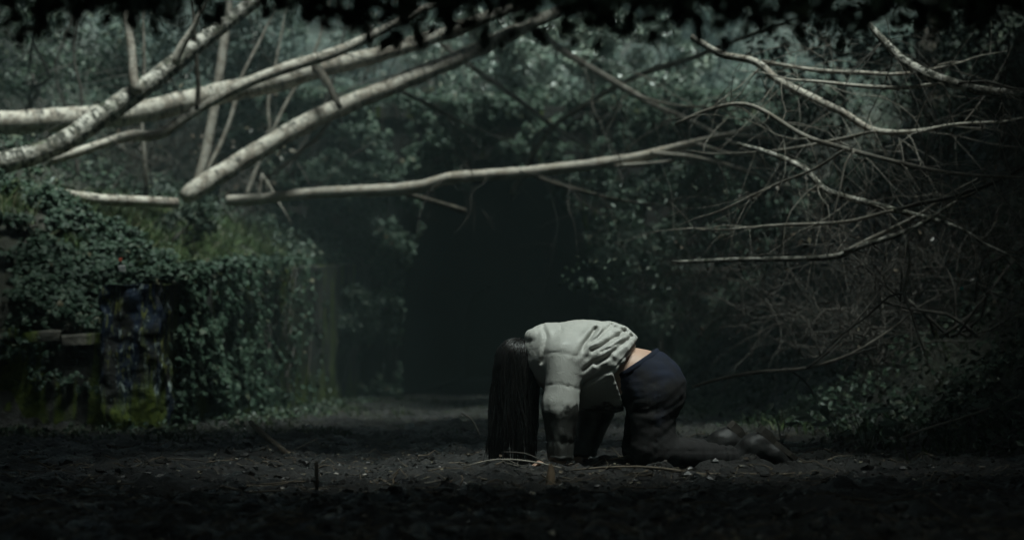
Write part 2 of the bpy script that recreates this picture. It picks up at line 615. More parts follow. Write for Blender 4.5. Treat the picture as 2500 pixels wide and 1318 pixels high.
def terrain(x, Y, detail=True):
    x = np.asarray(x, float)
    Y = np.asarray(Y, float)
    p2 = np.stack([x, Y, np.zeros_like(x)], -1).reshape(-1, 3)
    lump = fbm(p2 * 0.55, 3).reshape(x.shape)
    # left side: low bank in front of the wall end, terrace behind the wall
    d1 = np.maximum(0, (xw(Y) - .28) - x)
    up = wtop(Y) - .06 + np.interp(d1, [0, .5, 1.1, 2.0, 3.4, 6, 9, 14], [0, .34, .62, .85, 1.7, 4.7, 8.2, 10.5])
    d0 = np.maximum(0, -4.5 - x)
    low = np.interp(d0, [0, 1, 4, 8, 12], [0, .6, 2.6, 5.6, 7.0])
    m = np.where(x > -4.1, np.interp(Y, [15.2, 15.35, 17.0], [0, .62, 1]), sstep(13.2, 17.0, Y))
    left = np.where(x < xw(Y) - .28, low * (1 - m) + up * m, 0)
    left = np.where((Y < 15.2) & (x > -4.1), low, left)
    # right bank
    d = np.maximum(0, x - xr(Y) + .25 * lump)
    right = np.interp(d, [0, .4, 1.2, 3, 6, 10], [0, .16, .85, 2.9, 6.2, 9.6])
    side = np.maximum(left, right)
    hill0 = TUN_Y + .75 - 2.0 * sstep(3.6, 6, np.abs(x))
    hill = np.where(Y > hill0, np.interp(Y - hill0, [0, 4, 15, 35, 62, 80], [4.15, 4.9, 6.3, 9.4, 19.5, 21.5]), 0)
    z = np.maximum(side, hill)
    z = z + sstep(.1, 1.0, z) * lump * .16
    if detail:
        on = 1 - sstep(.05, .6, z)
        fine = fbm(p2 * 3.1 + 5, 4, .55).reshape(x.shape)
        clod = fbm(p2 * np.array([7.0, 5.0, 1]) + 9, 3, .6).reshape(x.shape)
        near = sstep(2.0, 5.0, Y)
        z = z + near * (on * (.036 * fine + .030 * clod + .014 * fbm(p2 * 13.0 + 2, 2).reshape(x.shape)) + (1 - on) * .05 * fine)
        for cx_, cy_, cr_ in ((.61, 9.48, .12), (.60, 9.73, .12), (.20, 9.40, .09), (.34, 9.80, .09), (1.27, 9.47, .10), (1.14, 9.75, .09), (.95, 9.48, .12)):
            rr_ = np.hypot(x - cx_, (Y - cy_))
            z = z + .022 * np.exp(-((rr_ - cr_ - .03) / .05) ** 2) * (1 + .6 * fine) - .012 * np.exp(-(rr_ / cr_) ** 2)
        # shallow wheel rut and a low mud ridge across the track
        z = z - .03 * near * on * np.exp(-((x + .9 + .1 * np.sin(Y)) / .35) ** 2)
    return z


def make_ground():
    ys = np.concatenate([np.linspace(-70, 4, 14)[:-1], np.geomspace(4.0, 15.0, 330)[:-1], np.geomspace(15.0, 15.5, 8)[:-1],
                         np.linspace(15.5, TUN_Y + .70, 130), np.linspace(TUN_Y + .78, 50, 40)[0:], np.linspace(52, 125, 30)])
    xs = np.concatenate([-np.geomspace(70, 9, 10)[:-1], np.linspace(-9, -4.2, 40)[:-1], np.linspace(-4.2, 4.2, 300), np.linspace(4.2, 9, 40)[1:], np.geomspace(9, 70, 10)[1:]])
    X, Yg = np.meshgrid(xs, ys)
    Z = terrain(X, Yg)
    V = np.stack([X, Yg, Z], -1).reshape(-1, 3)
    ny, nx = X.shape
    i = np.arange(ny - 1)[:, None] * nx
    j = np.arange(nx - 1)[None]
    F = np.stack([i + j, i + j + 1, i + nx + j + 1, i + nx + j], -1).reshape(-1, 4)
    # leave the tunnel mouth open: no terrain across the bore between its floor and the hill above
    cz = V[F]
    cut = (np.abs(cz[:, :, 0].mean(1) - TCX) < 1.9) & (cz[:, :, 1].mean(1) > TUN_Y + .3) & (cz[:, :, 1].mean(1) < TUN_Y + 1.0) & (np.ptp(cz[:, :, 2], axis=1) > 1.0)
    F = F[~cut]
    o = mk("ground", V, F, M['ground'])
    soil = sstep(.03, .45, terrain(X, Yg, False)).ravel()
    gx = np.abs(X.ravel() + .2)
    soil = np.maximum(soil, .75 * sstep(1.4, 2.6, gx) * sstep(-.2, .3, fbm(V * .9, 3)) * sstep(9, 12, Yg.ravel()))
    soil = np.maximum(soil, .7 * sstep(12, 15, Yg.ravel()) * sstep(.0, .4, fbm(V * 1.3 + 3, 3)))
    a = o.data.attributes.new("soil", 'FLOAT', 'POINT')
    a.data.foreach_set("value", soil.astype(np.float32))
    tag(o, "dark churned mud floor of the cutting with its banks", "ground", kind="structure")


TL, TR = P(968, 970, TUN_Y)[0], P(1440, 970, TUN_Y)[0]
TCX = (TL + TR) / 2
make_ground()

# ------------------------------------------------------------------ tunnel
def make_tunnel():
    hw = (TR - TL) / 2
    crown = P(1250, 385, TUN_Y)[2]
    spring = crown - hw
    r = empty("tunnel", (TCX, TUN_Y, 0), "dark arched tunnel mouth overgrown with ivy at the end of the track", "tunnel")
    ang = np.linspace(0, np.pi, 25)
    arch = np.concatenate([[[TCX + hw, -.25]], np.stack([TCX + hw * np.cos(ang), spring + hw * np.sin(ang)], -1), [[TCX - hw, -.25]]])
    W, H = 4.3, 4.35
    outer = []
    for (ax, az) in arch:                      # outline point of the head wall matching each arch point
        dx, dz = ax - TCX, az - spring
        if az < spring + .01:
            outer.append((TCX + W * np.sign(dx), az))
        else:
            t = min(W / max(abs(dx), 1e-6), (H - spring) / max(dz, 1e-6))
            outer.append((TCX + dx * t, spring + dz * t))
    outer = np.array(outer)
    n = len(arch)
    y0, y1 = TUN_Y, TUN_Y + .74
    V = np.vstack([np.insert(arch, 1, y0, 1), np.insert(outer, 1, y0, 1), np.insert(outer, 1, y1, 1)])
    k = np.arange(n - 1)
    F = np.vstack([np.stack([k, k + n, k + n + 1, k + 1], -1), np.stack([k + n, k + 2 * n, k + 2 * n + 1, k + n + 1], -1)])
    mk("head_wall", V, F, M['brick'], r, smooth=False)
    L = np.array([0, .4, 1, 3, 8, 20, 45.0])
    V = np.concatenate([np.insert(arch, 1, y0 + l, 1) for l in L])
    F = np.concatenate([np.stack([k + a * n, k + 1 + a * n, k + 1 + (a + 1) * n, k + (a + 1) * n], -1) for a in range(len(L) - 1)])
    mk("bore_lining", V, F, M['brick'], r)
    e = (len(L) - 1) * n
    mk("end_wall", V[e:e + n], np.array([[0, i, i + 1] for i in range(1, n - 1)]), M['brick'], r)
    xx = np.linspace(TL - .1, TR + .1, 12)
    yy = np.linspace(TUN_Y + .3, TUN_Y + 45, 60)
    X, Yg = np.meshgrid(xx, yy)
    V = np.stack([X, Yg, .012 + .03 * fbm(np.stack([X, Yg, 0 * X], -1).reshape(-1, 3) * 2, 3).reshape(X.shape)], -1).reshape(-1, 3)
    i = np.arange(59)[:, None] * 12
    j = np.arange(11)[None]
    mk("bore_floor", V, np.stack([i + j, i + j + 1, i + 13 + j, i + 12 + j], -1).reshape(-1, 4), M['brick'], r)
    # voussoirs of the arch and a coping course along the top
    for q in range(15):
        a0, a1 = np.pi * q / 15 + .008, np.pi * (q + 1) / 15 - .008
        sec = [(hw - .004, a0), (hw + .34, a0), (hw + .34, a1), (hw - .004, a1)]
        pts = [(TCX + rr * math.cos(a), spring + rr * math.sin(a)) for rr, a in sec]
        V = np.array([(p[0], y, p[1]) for y in (y0 - .05, y0 + .02) for p in pts])
        mk("arch_stone", V, BOXF, M['wall'], r, smooth=False)
    for q in range(9):
        x0 = TCX - 4.4 + q * .98
        box("coping_stone", (x0, y0 - .08, H + .002), (x0 + .96, y1 + .02, H + .17 + rng.uniform(-.01, .01)), M['wall'], r)


BOXF = np.array([[0, 1, 2, 3], [7, 6, 5, 4], [0, 4, 5, 1], [1, 5, 6, 2], [2, 6, 7, 3], [3, 7, 4, 0]])


def box(name, a, b, mat, parent=None):
    V = np.array([(x, y, z) for z in (a[2], b[2]) for x, y in ((a[0], a[1]), (b[0], a[1]), (b[0], b[1]), (a[0], b[1]))])
    return mk(name, V, BOXF[:, ::-1], mat, parent, smooth=False)


make_tunnel()


# ------------------------------------------------------------------ retaining wall on the left
def rough_sheet(nu, nv, fn, amp, scale):
    """grid surface fn(u,v)->xyz pushed about by noise; returns V,F"""
    u, v = np.meshgrid(np.linspace(0, 1, nu), np.linspace(0, 1, nv))
    V = fn(u.ravel(), v.ravel())
    n = fbm(V * scale, 4)
    V = V + amp * np.stack([n, fbm(V * scale + 31, 3), .5 * fbm(V * scale + 77, 3)], -1)
    i = np.arange(nv - 1)[:, None] * nu
    j = np.arange(nu - 1)[None]
    return V, np.stack([i + j, i + j + 1, i + nu + j + 1, i + nu + j], -1).reshape(-1, 4)


def make_wall():
    r = empty("retaining_wall", (xw(15.0), 15.0, 0), "old mossy retaining wall running back along the left of the track", "wall")
    # long face
    def face(u, v):
        Y = 15.42 + u * (TUN_Y - 15.42)
        return np.stack([xw(Y), Y, -.1 + v * (wtop(Y) + .1)], -1)
    V, F = rough_sheet(150, 20, face, .03, 2.2)
    mk("wall_face", V, F, M['wall'], r)
    def top(u, v):
        Y = 15.42 + u * (TUN_Y - 15.42)
        return np.stack([xw(Y) - v * .36, Y, wtop(Y) + 0 * u], -1)
    V, F = rough_sheet(150, 5, top, .03, 2.2)
    mk("wall_top", V, F, M['wall'], r)
    # painted end pillar, its own block
    x0, x1 = P(243, 1050, 15)[0], P(380, 1050, 15)[0] + .01
    def pil(u, v):
        a = u * 3
        x = np.where(a < 1, x0, np.where(a < 2, x0 + (x1 - x0) * (a - 1), x1))
        y = np.where(a < 1, 15.45 - .47 * a, np.where(a < 2, 14.98, 14.98 + .47 * (a - 2)))
        zt = 1.14
        z = -.1 + v * (zt + .1)
        lean = .03 * (1 - v)
        return np.stack([x + lean, y, z], -1)
    V, F = rough_sheet(91, 60, pil, .045, 4)
    mk("end_pillar", V, F, M['pillar'], r)
    def ptop(u, v):
        return np.stack([x0 + u * (x1 - x0), 14.98 + v * .47, 1.14 + 0 * u], -1)
    V, F = rough_sheet(12, 12, ptop, .018, 5)
    mk("pillar_top", V, F, M['pillar'], r)
    # low block left of the pillar with a pale capstone
    bl = P(-160, 1050, 15.2)[0]
    def blk(u, v):
        return np.stack([bl + u * (x0 - bl + .02), 15.2 + .05 * v, -.1 + v * (.80)], -1)
    V, F = rough_sheet(50, 24, blk, .03, 3)
    mk("low_block", V, F, M['wall'], r)
    n = 3
    xs = np.linspace(bl + .35, x0 - .01, n + 1)
    for q in range(n):
        def cap(u, v, q=q):
            a = v * 3
            y = np.where(a < 1, 15.17, np.where(a < 2, 15.17 + .34 * (a - 1), 15.51))
            z = np.where(a < 1, .705 + .085 * a, np.where(a < 2, .79, .79 - .1 * (a - 2))) - .02 * q
            return np.stack([xs[q] + .006 + u * (xs[q + 1] - xs[q] - .012), y, z + .02 * u], -1)
        V, F = rough_sheet(14, 16, cap, .02, 6)
        mk("capstone", V, F, M['capstone'], r)


make_wall()


# ------------------------------------------------------------------ plant helpers
def inframe(p, margin=120, top=-200):
    d = p - np.array([0, 0, CAM_H])
    c, s = math.cos(PITCH), math.sin(PITCH)
    f = d[:, 1] * c + d[:, 2] * s
    u = -d[:, 1] * s + d[:, 2] * c
    px = 1250 + FPX * d[:, 0] / f
    py = 659 - FPX * u / f
    return (px > -margin) & (px < 2500 + margin) & (py > top) & (py < 1318 + margin)


def tnorm(x, Y):
    e = .15
    gx = (terrain(x + e, Y, False) - terrain(x - e, Y, False)) / (2 * e)
    gy = (terrain(x, Y + e, False) - terrain(x, Y - e, False)) / (2 * e)
    return norm(np.stack([-gx, -gy, np.ones_like(gx)], -1))


def cover(name, label, cat, x0, x1, y0, y1, clumps, per, size, mat, hmin, hmax, rad, cond=None, seedf=.35, big=False, dens=None):
    """ground cover: clumps of leaves heaped on the terrain; one mass nobody could count"""
    cx = rng.uniform(x0, x1, clumps)
    cyy = rng.uniform(y0, y1, clumps)
    cz = terrain(cx, cyy, False)
    c = np.stack([cx, cyy, cz], -1)
    k = inframe(c, 200, -350) & (fbm(c * .6 + 40, 3) > -seedf)
    if cond is not None:
        k &= cond(cx, cyy, cz)
    c = c[k]
    N = len(c) * per
    idx = np.repeat(np.arange(len(c)), per)
    h = rng.uniform(hmin, hmax, len(c))[idx]
    rr = rng.uniform(.6, 1.2, len(c))[idx] * rad
    v = norm(rng.normal(size=(N, 3)))
    v[:, 2] = np.abs(v[:, 2]) * 1.0 - .1
    s = rng.uniform(.55, 1.0, N)[:, None] ** .5
    off = v * s * np.stack([rr, rr, h], -1)
    p = c[idx] + off
    nn = v + tnorm(c[idx][:, 0], c[idx][:, 1]) * .5 + np.array([0, -.15, .5])
    o = leaves(name, p, nn, np.full(N, size), mat, None, big, .5, .5, "stuff", label, cat)
    return o


def crown_leaves(centers, radii, per, size):
    P_, N_ = [], []
    for c, r in zip(centers, radii):
        v = norm(rng.normal(size=(per, 3)))
        s = rng.uniform(.25, 1, per)[:, None] ** .45
        P_.append(c + v * s * r)
        N_.append(v + np.array([0, -.1, .55]))
    return np.concatenate(P_), np.concatenate(N_), np.full(per * len(centers), size)


def limb(a, b, sag=0.0, wob=.12, n=6):
    a, b = np.asarray(a, float), np.asarray(b, float)
    t = np.linspace(0, 1, n)[:, None]
    L = np.linalg.norm(b - a)
    q = a + (b - a) * t + rng.normal(size=(n, 3)) * wob * L * .25 * np.sin(np.pi * t)
    q[:, 2] += sag * L * (np.sin(np.pi * t[:, 0]))
    return q


def shrub(name, label, cat, base, height, width, depth, lf, per, clumps, size, stems, bark_m, twn=0, shape=1.0, jit=.7, group=None):
    """leafy shrub or small tree: stems from one base, leaf clumps spread through the crown"""
    base = np.asarray(base, float)
    r = empty(name, base, label, cat, group)
    acc = Acc()
    tw = Acc()
    ctr, rad = [], []
    for k in range(clumps):
        v = norm(rng.normal(size=3))
        s = rng.uniform(.25, 1) ** .5
        cpos = base + np.array([v[0] * s * width, v[1] * s * depth, height * (.58 + .42 * v[2] * s * shape)])
        ctr.append(cpos)
        rad.append(np.array([1, 1, .75]) * width * rng.uniform(.16, .34))
    for k in range(stems):
        tgt = ctr[k % len(ctr)]
        b0 = base + np.array([rng.normal() * .12, rng.normal() * .1, -.05])
        q = limb(b0, tgt, .05, .35, 6)
        r0 = rng.uniform(.012, .03) * max(1, height / 2.2) * (.45 if name == "bare_shrub" else 1)
        pts, rr = add_tube(acc, q, np.linspace(r0, r0 * .3, 6), 6, .2, .1)
        if twn:
            twigs(tw, pts, rr, twn, .25, .9, .1, 1, .0055, .8, .3)
    acc.build("stem", bark_m, r)
    if tw.n:
        tw.build("twigs", bark_m, r, kind="stuff")
    if per:
        p, n, s = crown_leaves(ctr, rad, per, size)
        leaves("foliage", p, n + np.array([0, 0, .9 - jit]), s, lf, r, False, .5, jit)
    return r


def ivy_sheet(name, label, fn, n, size, bulge, mat, holes=.0, hang=1.2, cond=None, runners=0):
    """ivy clinging to a surface: fn(u,v)->(point, normal)"""
    r = None
    u, v = rng.uniform(0, 1, n), rng.uniform(0, 1, n)
    p, nn = fn(u, v)
    f = fbm(p * 1.5 + 60, 3)
    f2 = fbm(p * 5 + 10, 2)
    k = f + .4 * f2 > holes
    if cond is not None:
        k &= cond(p)
    p, nn, f, f2 = p[k], nn[k], f[k], f2[k]
    lay = rng.uniform(0, 1, len(p)) ** .6
    p = p + nn * (bulge * (.15 + .85 * lay) * (.55 + .6 * (f - holes) + .35 * f2))[:, None]
    r = empty(name, p[np.argmin(p[:, 2])] * np.array([1, 1, 0]), label, "ivy")
    leaves("foliage", p, nn + np.array([0, 0, .5]), np.full(len(p), size), mat, r, True, hang, .5)
    if runners:
        for _ in range(runners):
            acc = Acc()
            uu = rng.uniform(.02, .98)
            t = np.linspace(0, 1, 9)
            q, qn = fn(np.clip(uu + .05 * np.cumsum(rng.normal(size=9)) * .4, 0, 1), .98 - t * rng.uniform(.5, .97))
            add_tube(acc, q + qn * .02, np.linspace(.004, .012, 9), 4, .2)
            acc.build("stem", M['twig'], r)
    return r


# ------------------------------------------------------------------ ivy
def fn_wall(u, v):
    Y = 15.5 + u ** 1.15 * (25.0 - 15.5)
    p = np.stack([xw(Y), Y, .06 + v * (wtop(Y) + .02)], -1)
    return p, np.tile([[1.0, -.15, .1]], (len(u), 1))


ivy_sheet("ivy", "dark ivy curtain covering the long face of the left retaining wall", fn_wall, 26000, .062, .16, M['ivy'], -.12, 1.3,
          lambda p: rng.uniform(size=len(p)) > np.interp(p[:, 1], [15.5, 17.2, 19, 21, 25], [.0, .12, .55, .86, .97]), 30)


def fn_heap(u, v):
    x = P(-260, 900, 15.4)[0] + u * (-2.78 - P(-260, 900, 15.4)[0])
    Y = 15.25 + v * 2.6
    z = terrain(x, Y, False)
    nn = tnorm(x, Y)
    return np.stack([x, Y, z], -1), norm(nn + np.array([0, -.5, .2]))


ivy_sheet("ivy", "thick ivy heap spilling over the low stone block on the left", fn_heap, 30000, .055, .24, M['ivy'], -.30, .7, None, 20)


def fn_top(u, v):
    Y = 15.1 + u * 9.5
    x = xw(Y) + .08 - v * .5
    return np.stack([x, Y, wtop(Y) + .02 + 0 * u], -1), np.tile([[.35, -.25, 1.0]], (len(u), 1))


ivy_sheet("ivy", "ivy fringe hanging over the top edge of the left wall", fn_top, 9000, .06, .15, M['ivy'], -.25, 1.0,
          lambda p: rng.uniform(size=len(p)) > np.interp(p[:, 1], [15, 17.5, 19.5, 25], [.0, .35, .85, .95]), 6)


def fn_portal_l(u, v):
    x = -4.2 + u * (TL + .03 + .34 * np.interp(v, [0, .35, .55, .8, 1], [0, .1, 1, .7, .5]) + 4.2)
    z = .02 + v * 4.6
    bul = .55 * np.sin(np.pi * np.clip(u, 0, 1)) * np.interp(v, [0, .35, .7, 1], [.25, .6, 1.2, .9])
    return np.stack([x, TUN_Y - .05 - bul, z], -1), np.tile([[.15, -1, .25]], (len(u), 1))


ivy_sheet("ivy", "shaggy ivy mass hanging on the left side of the tunnel mouth", fn_portal_l, 24000, .075, .5, M['ivy'], -.22, 1.3, None, 30)


def fn_portal_r(u, v):
    x = TR + .08 - .12 * np.interp(v, [0, .3, .5, .75, 1], [0, .2, .8, 1, .6]) + u * 3.5
    z = .02 + v * 4.6
    bul = .7 * np.sin(np.pi * u) * np.interp(v, [0, .4, .8, 1], [.2, .6, 1.0, .9])
    return np.stack([x, TUN_Y - .05 - bul, z], -1), np.tile([[-.15, -1, .25]], (len(u), 1))


ivy_sheet("ivy", "ivy mass hanging down the right side of the tunnel mouth", fn_portal_r, 23000, .075, .5, M['ivy'], -.2, 1.3, None, 30)


def fn_fringe(u, v):
    x = TL - .3 + u * (TR - TL + .6)
    t = (x - TCX) / ((TR - TL) / 2)
    zc = P(1250, 385, TUN_Y)[2] - 1.5 * (1 - np.sqrt(np.maximum(0, 1 - np.clip(t, -1, 1) ** 2)))
    z = zc - .28 - .45 * np.maximum(0, perlin(np.stack([x * 2.2, 0 * x, 0 * x + 3], -1))) + v * (4.9 - zc)
    return np.stack([x, TUN_Y - .1 - .3 * v, z], -1), np.tile([[0, -1, .2]], (len(u), 1))


ivy_sheet("ivy", "ragged ivy fringe drooping over the crown of the tunnel arch", fn_fringe, 8000, .078, .45, M['ivy'], -.08, 1.6, None, 16)


def fn_coping(u, v):
    x = -4.6 + u * 9.0
    a = v * 2
    y = np.where(a < 1, TUN_Y - .1 - .15 * np.sin(x * 2.3), TUN_Y - .1 + .95 * (a - 1))
    z = np.where(a < 1, 4.53 - .4 * (1 - a) * (.6 + .4 * np.sin(x * 3.1 + 1)), 4.53)
    return np.stack([x, y, z], -1), norm(np.stack([0 * x, np.where(a < 1, -1, -.4), np.where(a < 1, .35, 1)], -1))


ivy_sheet("ivy", "ivy draped over the coping of the tunnel's head wall", fn_coping, 9000, .08, .4, M['ivy'], -.1, 1.2, None, 14)

# ------------------------------------------------------------------ ground cover
cover("undergrowth", "hazy green undergrowth covering the hillside above the tunnel", "undergrowth", -8, 8, TUN_Y + .8, 44, 900, 44, .11, M['shrub'], .2, .75, .55)
cover("undergrowth", "far hazy scrub on the rising ground beyond the tunnel", "undergrowth", -16, 16, 44, 98, 900, 46, .26, M['shrub'], .5, 1.8, 1.3)
cover("undergrowth", "dark tangled undergrowth on the slope behind the birch trunks on the left", "undergrowth", -11, -2.9, 17.5, 32, 1000, 42, .085, M['bramble'], .15, .6, .42,
      lambda x, y, z: (x < xw(y) - 1.0 - .8 * rng.uniform(size=len(x))))
cover("undergrowth", "leafy plants along the left terrace below the long pale trunk", "undergrowth", -5, -2.5, 19.5, 29.5, 330, 40, .085, M['shrub'], .2, .55, .34,
      lambda x, y, z: (x < xw(y) - .15 - .9 * (y < 25)) & (x > xw(y) - 2.4) & (y > 21.0 + 1.5 * rng.uniform(size=len(x))))
cover("undergrowth", "small leafy weeds scattered through the terrace grass", "undergrowth", -5, -2.6, 16.6, 26, 260, 18, .055, M['shrub'], .06, .22, .16,
      lambda x, y, z: (x < xw(y) - .12) & (x > xw(y) - 1.9), .1)
cover("undergrowth", "dark brambles and weeds covering the right bank", "undergrowth", 1.4, 9, 9.5, 30, 2600, 44, .062, M['bramble'], .10, .42, .34,
      lambda x, y, z: x > xr(y) + .05)
cover("undergrowth", "low weeds along the foot of the right bank behind the boots", "undergrowth", .8, 3.4, 10.6, 28, 300, 26, .055, M['bramble'], .05, .16, .22,
      lambda x, y, z: (x > xr(y) - .75) & (x < xr(y) + .3))


cover("undergrowth", "low dark weeds along the foot of the left wall", "undergrowth", -4.4, -1.0, 12.8, 29, 420, 26, .05, M['bramble'], .03, .12, .24,
      lambda x, y, z: (z < .3) & (x < xw(np.maximum(y, 15)) + .75) & (x > xw(np.maximum(y, 15)) - .05 - (y < 15) * 2))


# ------------------------------------------------------------------ grass
def grass(name, label, x0, x1, y0, y1, n, hmin, hmax, cond=None, patch=-.1, lean=.35, mat='grass'):
    x, Y = rng.uniform(x0, x1, n), rng.uniform(y0, y1, n)
    z = terrain(x, Y)
    p = np.stack([x, Y, z - .01], -1)
    k = inframe(p, 60) & (fbm(p * 1.7 + 12, 3) > patch)
    if cond is not None:
        k &= cond(x, Y, z)
    p = p[k]
    n = len(p)
    h = rng.uniform(hmin, hmax, n)[:, None]
    a = rng.uniform(0, 2 * np.pi, n)
    sd_ = np.stack([np.cos(a), np.sin(a), 0 * a], -1) * (.0035 + .004 * rng.uniform(size=n))[:, None]
    dr = rng.normal(size=(n, 3)) * lean
    dr[:, 2] = 0
    mid = p + h * .55 * (np.array([0, 0, 1.0]) + dr * .4)
    tipp = mid + h * .5 * (np.array([0, 0, .8]) + dr * 1.4)
    V = np.stack([p - sd_, p + sd_, mid - sd_ * .8, mid + sd_ * .8, tipp], 1).reshape(-1, 3)
    b = (np.arange(n) * 5)[:, None, None]
    F = (b + np.array([[0, 1, 3], [0, 3, 2], [2, 3, 4]])[None]).reshape(-1, 3)
    o = mk(name, V, F, M[mat], None, False, kind="stuff")
    tag(o, label, "grass")


grass("grass", "bright green grass on the terrace above the left wall", -5.2, -2.6, 16.4, 27, 60000, .08, .26,
      lambda x, y, z: (x < xw(y) - .12) & (x > xw(y) - 1.9), -.12, .55)
grass("grass", "thin dark grass along the foot of the left wall", -4.6, -1.0, 12.5, 29, 16000, .02, .09,
      lambda x, y, z: (x > xw(np.maximum(y, 15)) - .05 - (y < 15) * 2) & (x < xw(np.maximum(y, 15)) + 1.1 + .5 * np.sin(y)) & (z < .2), .05, .6, 'grass_dark')
grass("grass", "sparse grass on the mud in front of the tunnel mouth", -2.4, 2.2, 13, 29, 9000, .015, .05, lambda x, y, z: z < .3, .2, .7, 'grass_dark')
grass("grass", "dark rough grass at the foot of the right bank", 1.2, 5.2, 10.2, 26, 12000, .04, .20,
      lambda x, y, z: (x > xr(y) - .6) & (x < xr(y) + 1.5), .1, .9, 'grass_dark')


# ------------------------------------------------------------------ fallen trunks and branches
def traced(pix, Y0, Y1, mat, taper=True):
    """pix: (px, py, width_px); depth runs from Y0 to Y1 along the limb"""
    n = len(pix)
    L = np.concatenate([[0], np.cumsum([math.hypot(pix[i + 1][0] - pix[i][0], pix[i + 1][1] - pix[i][1]) for i in range(n - 1)])])
    t = L / L[-1]
    Ys = Y0 + (Y1 - Y0) * t
    pts = np.array([P(a, b, y) for (a, b, _), y in zip(pix, Ys)])
    rad = np.array([pxr(c, y) for (_, _, c), y in zip(pix, Ys)])
    if taper and pix[-1][2] <= 12 and rad[-1] > .004:          # thin limbs run out to a point
        e = norm(pts[-1] - pts[-2])
        pts = np.vstack([pts, pts[-1] + e * .22 + [0, 0, .03], pts[-1] + e * .42 + [0, 0, .03]])
        rad = np.concatenate([rad, [rad[-1] * .6, rad[-1] * .2]])
    return pts, rad


def fallen(name, label, cat, main, Y0, Y1, mat, branches=(), twn=0, twl=(.3, 1.1), tmat=None, bias=None, droop=.15, sides=14, part="trunk", bmp=.10, rmax=.007, group=None):
    pts, rad = traced(main, Y0, Y1, mat, cat != "stick")
    lo = pts[np.argmin(pts[:, 2])]
    r = empty(name, lo, label, cat, group)
    acc = Acc()
    mp, mr = add_tube(acc, pts, rad, sides, .06, bmp)
    acc.build(part, mat, r)
    tw = Acc()
    if twn:
        twigs(tw, mp, mr, twn, twl[0], twl[1], droop, 1, rmax, .8, .1, bias)
    for bpix, b0, b1, bm, bt in branches:
        a = Acc()
        q, qr = traced(bpix, b0, b1, bm)
        bp, br = add_tube(a, q, qr, 8, .06, .08)
        a.build("branch", bm, r)
        if bt:
            twigs(tw, bp, br, bt, twl[0], twl[1], droop, 1, rmax, .8, .15, bias)
    if tw.n:
        tw.build("twigs", tmat or M['twig'], r, kind="stuff")
    return r


fallen("fallen_birch", "thick pale birch trunk lying nearly level at the upper left, behind the others", "tree trunk",
       [(-260, 292, 66), (0, 300, 58), (150, 292, 58), (330, 276, 56), (450, 250, 56), (560, 224, 54), (690, 196, 50), (780, 168, 46), (870, 148, 42), (960, 124, 38), (1120, 70, 32), (1320, -10, 24)],
       19.2, 21.5, M['birch'], [([(770, 160, 26), (800, 205, 20), (830, 262, 14)], 20.6, 20.2, M['bark_dark'], 2)], 10, (.4, 1.4))
fallen("fallen_birch", "mottled white birch trunk slanting up from the left edge, in front", "tree trunk",
       [(-220, 440, 58), (0, 398, 54), (90, 376, 52), (170, 338, 52), (260, 276, 54), (340, 222, 50), (420, 160, 46), (480, 112, 42), (600, 20, 36), (700, -60, 30)],
       17.4, 19.0, M['birch_mossy'], [([(335, 225, 26), (326, 190, 24), (322, 130, 22), (310, 40, 18), (300, -40, 14)], 18.1, 18.4, M['birch_far'], 2),
                                      ([(428, 160, 20), (436, 128, 22), (470, 70, 14), (500, 10, 8)], 18.3, 18.2, M['birch'], 2)], 8, (.3, 1.0))
fallen("fallen_birch", "slender kinked birch stem under the thick upper left trunk", "tree trunk",
       [(120, 392, 24), (200, 368, 24), (270, 345, 24), (330, 330, 26), (362, 334, 28), (402, 322, 26), (450, 288, 24), (520, 245, 24), (600, 204, 26), (700, 166, 28), (745, 152, 28), (830, 124, 26), (960, 60, 22), (1080, 0, 18)],
       18.3, 19.6, M['birch'], [([(480, 270, 12), (484, 210, 13), (480, 150, 12), (474, 70, 10)], 18.6, 18.5, M['bark_dark'], 1)], 8, (.3, .9))
fallen("fallen_birch", "straight birch trunk leaning diagonally up to the top centre", "tree trunk",
       [(448, 484, 30), (462, 474, 44), (478, 463, 50), (560, 412, 48), (640, 362, 46), (740, 306, 48), (830, 262, 46), (950, 212, 44), (1050, 172, 42), (1130, 138, 40), (1260, 76, 34), (1450, -10, 28)],
       20.0, 22.0, M['birch'], [([(820, 268, 12), (780, 330, 10), (700, 400, 8)], 20.8, 20.6, M['birch_far'], 2), ([(960, 214, 12), (1060, 262, 9), (1130, 300, 6)], 21.2, 21.6, M['twig'], 3)], 12, (.4, 1.2))
fallen("fallen_birch", "long pale birch trunk lying across the track in front of the tunnel", "tree trunk",
       [(556, 490, 26), (620, 488, 27), (700, 478, 26), (800, 470, 28), (950, 464, 31), (1030, 455, 32), (1085, 438, 29), (1140, 431, 28), (1300, 419, 28), (1450, 401, 28), (1560, 384, 26), (1640, 362, 20), (1720, 342, 15), (1800, 322, 10)],
       21.0, 19.0, M['birch_clean'],
       [([(965, 466, 12), (1050, 490, 14), (1135, 516, 17)], 20.3, 20.9, M['bark_dark'], 0),
        ([(1440, 405, 14), (1520, 404, 12), (1620, 396, 9)], 19.6, 19.2, M['birch_far'], 2),
        ([(1285, 422, 10), (1340, 444, 11), (1420, 466, 10), (1500, 486, 8), (1600, 500, 5)], 19.9, 20.6, M['bark_dark'], 6),
        ([(1590, 374, 13), (1690, 384, 13), (1790, 408, 12), (1880, 440, 10), (1960, 480, 7)], 19.3, 18.2, M['twig_pale'], 7),
        ([(1700, 346, 10), (1780, 330, 9), (1900, 340, 8), (2000, 346, 6)], 19.1, 18.0, M['twig_pale'], 6),
        ([(1700, 350, 9), (1790, 376, 9), (1880, 372, 9), (1990, 352, 8), (2080, 338, 7)], 19.1, 17.0, M['twig_pale'], 6)],
       16, (.4, 1.5), M['twig'])
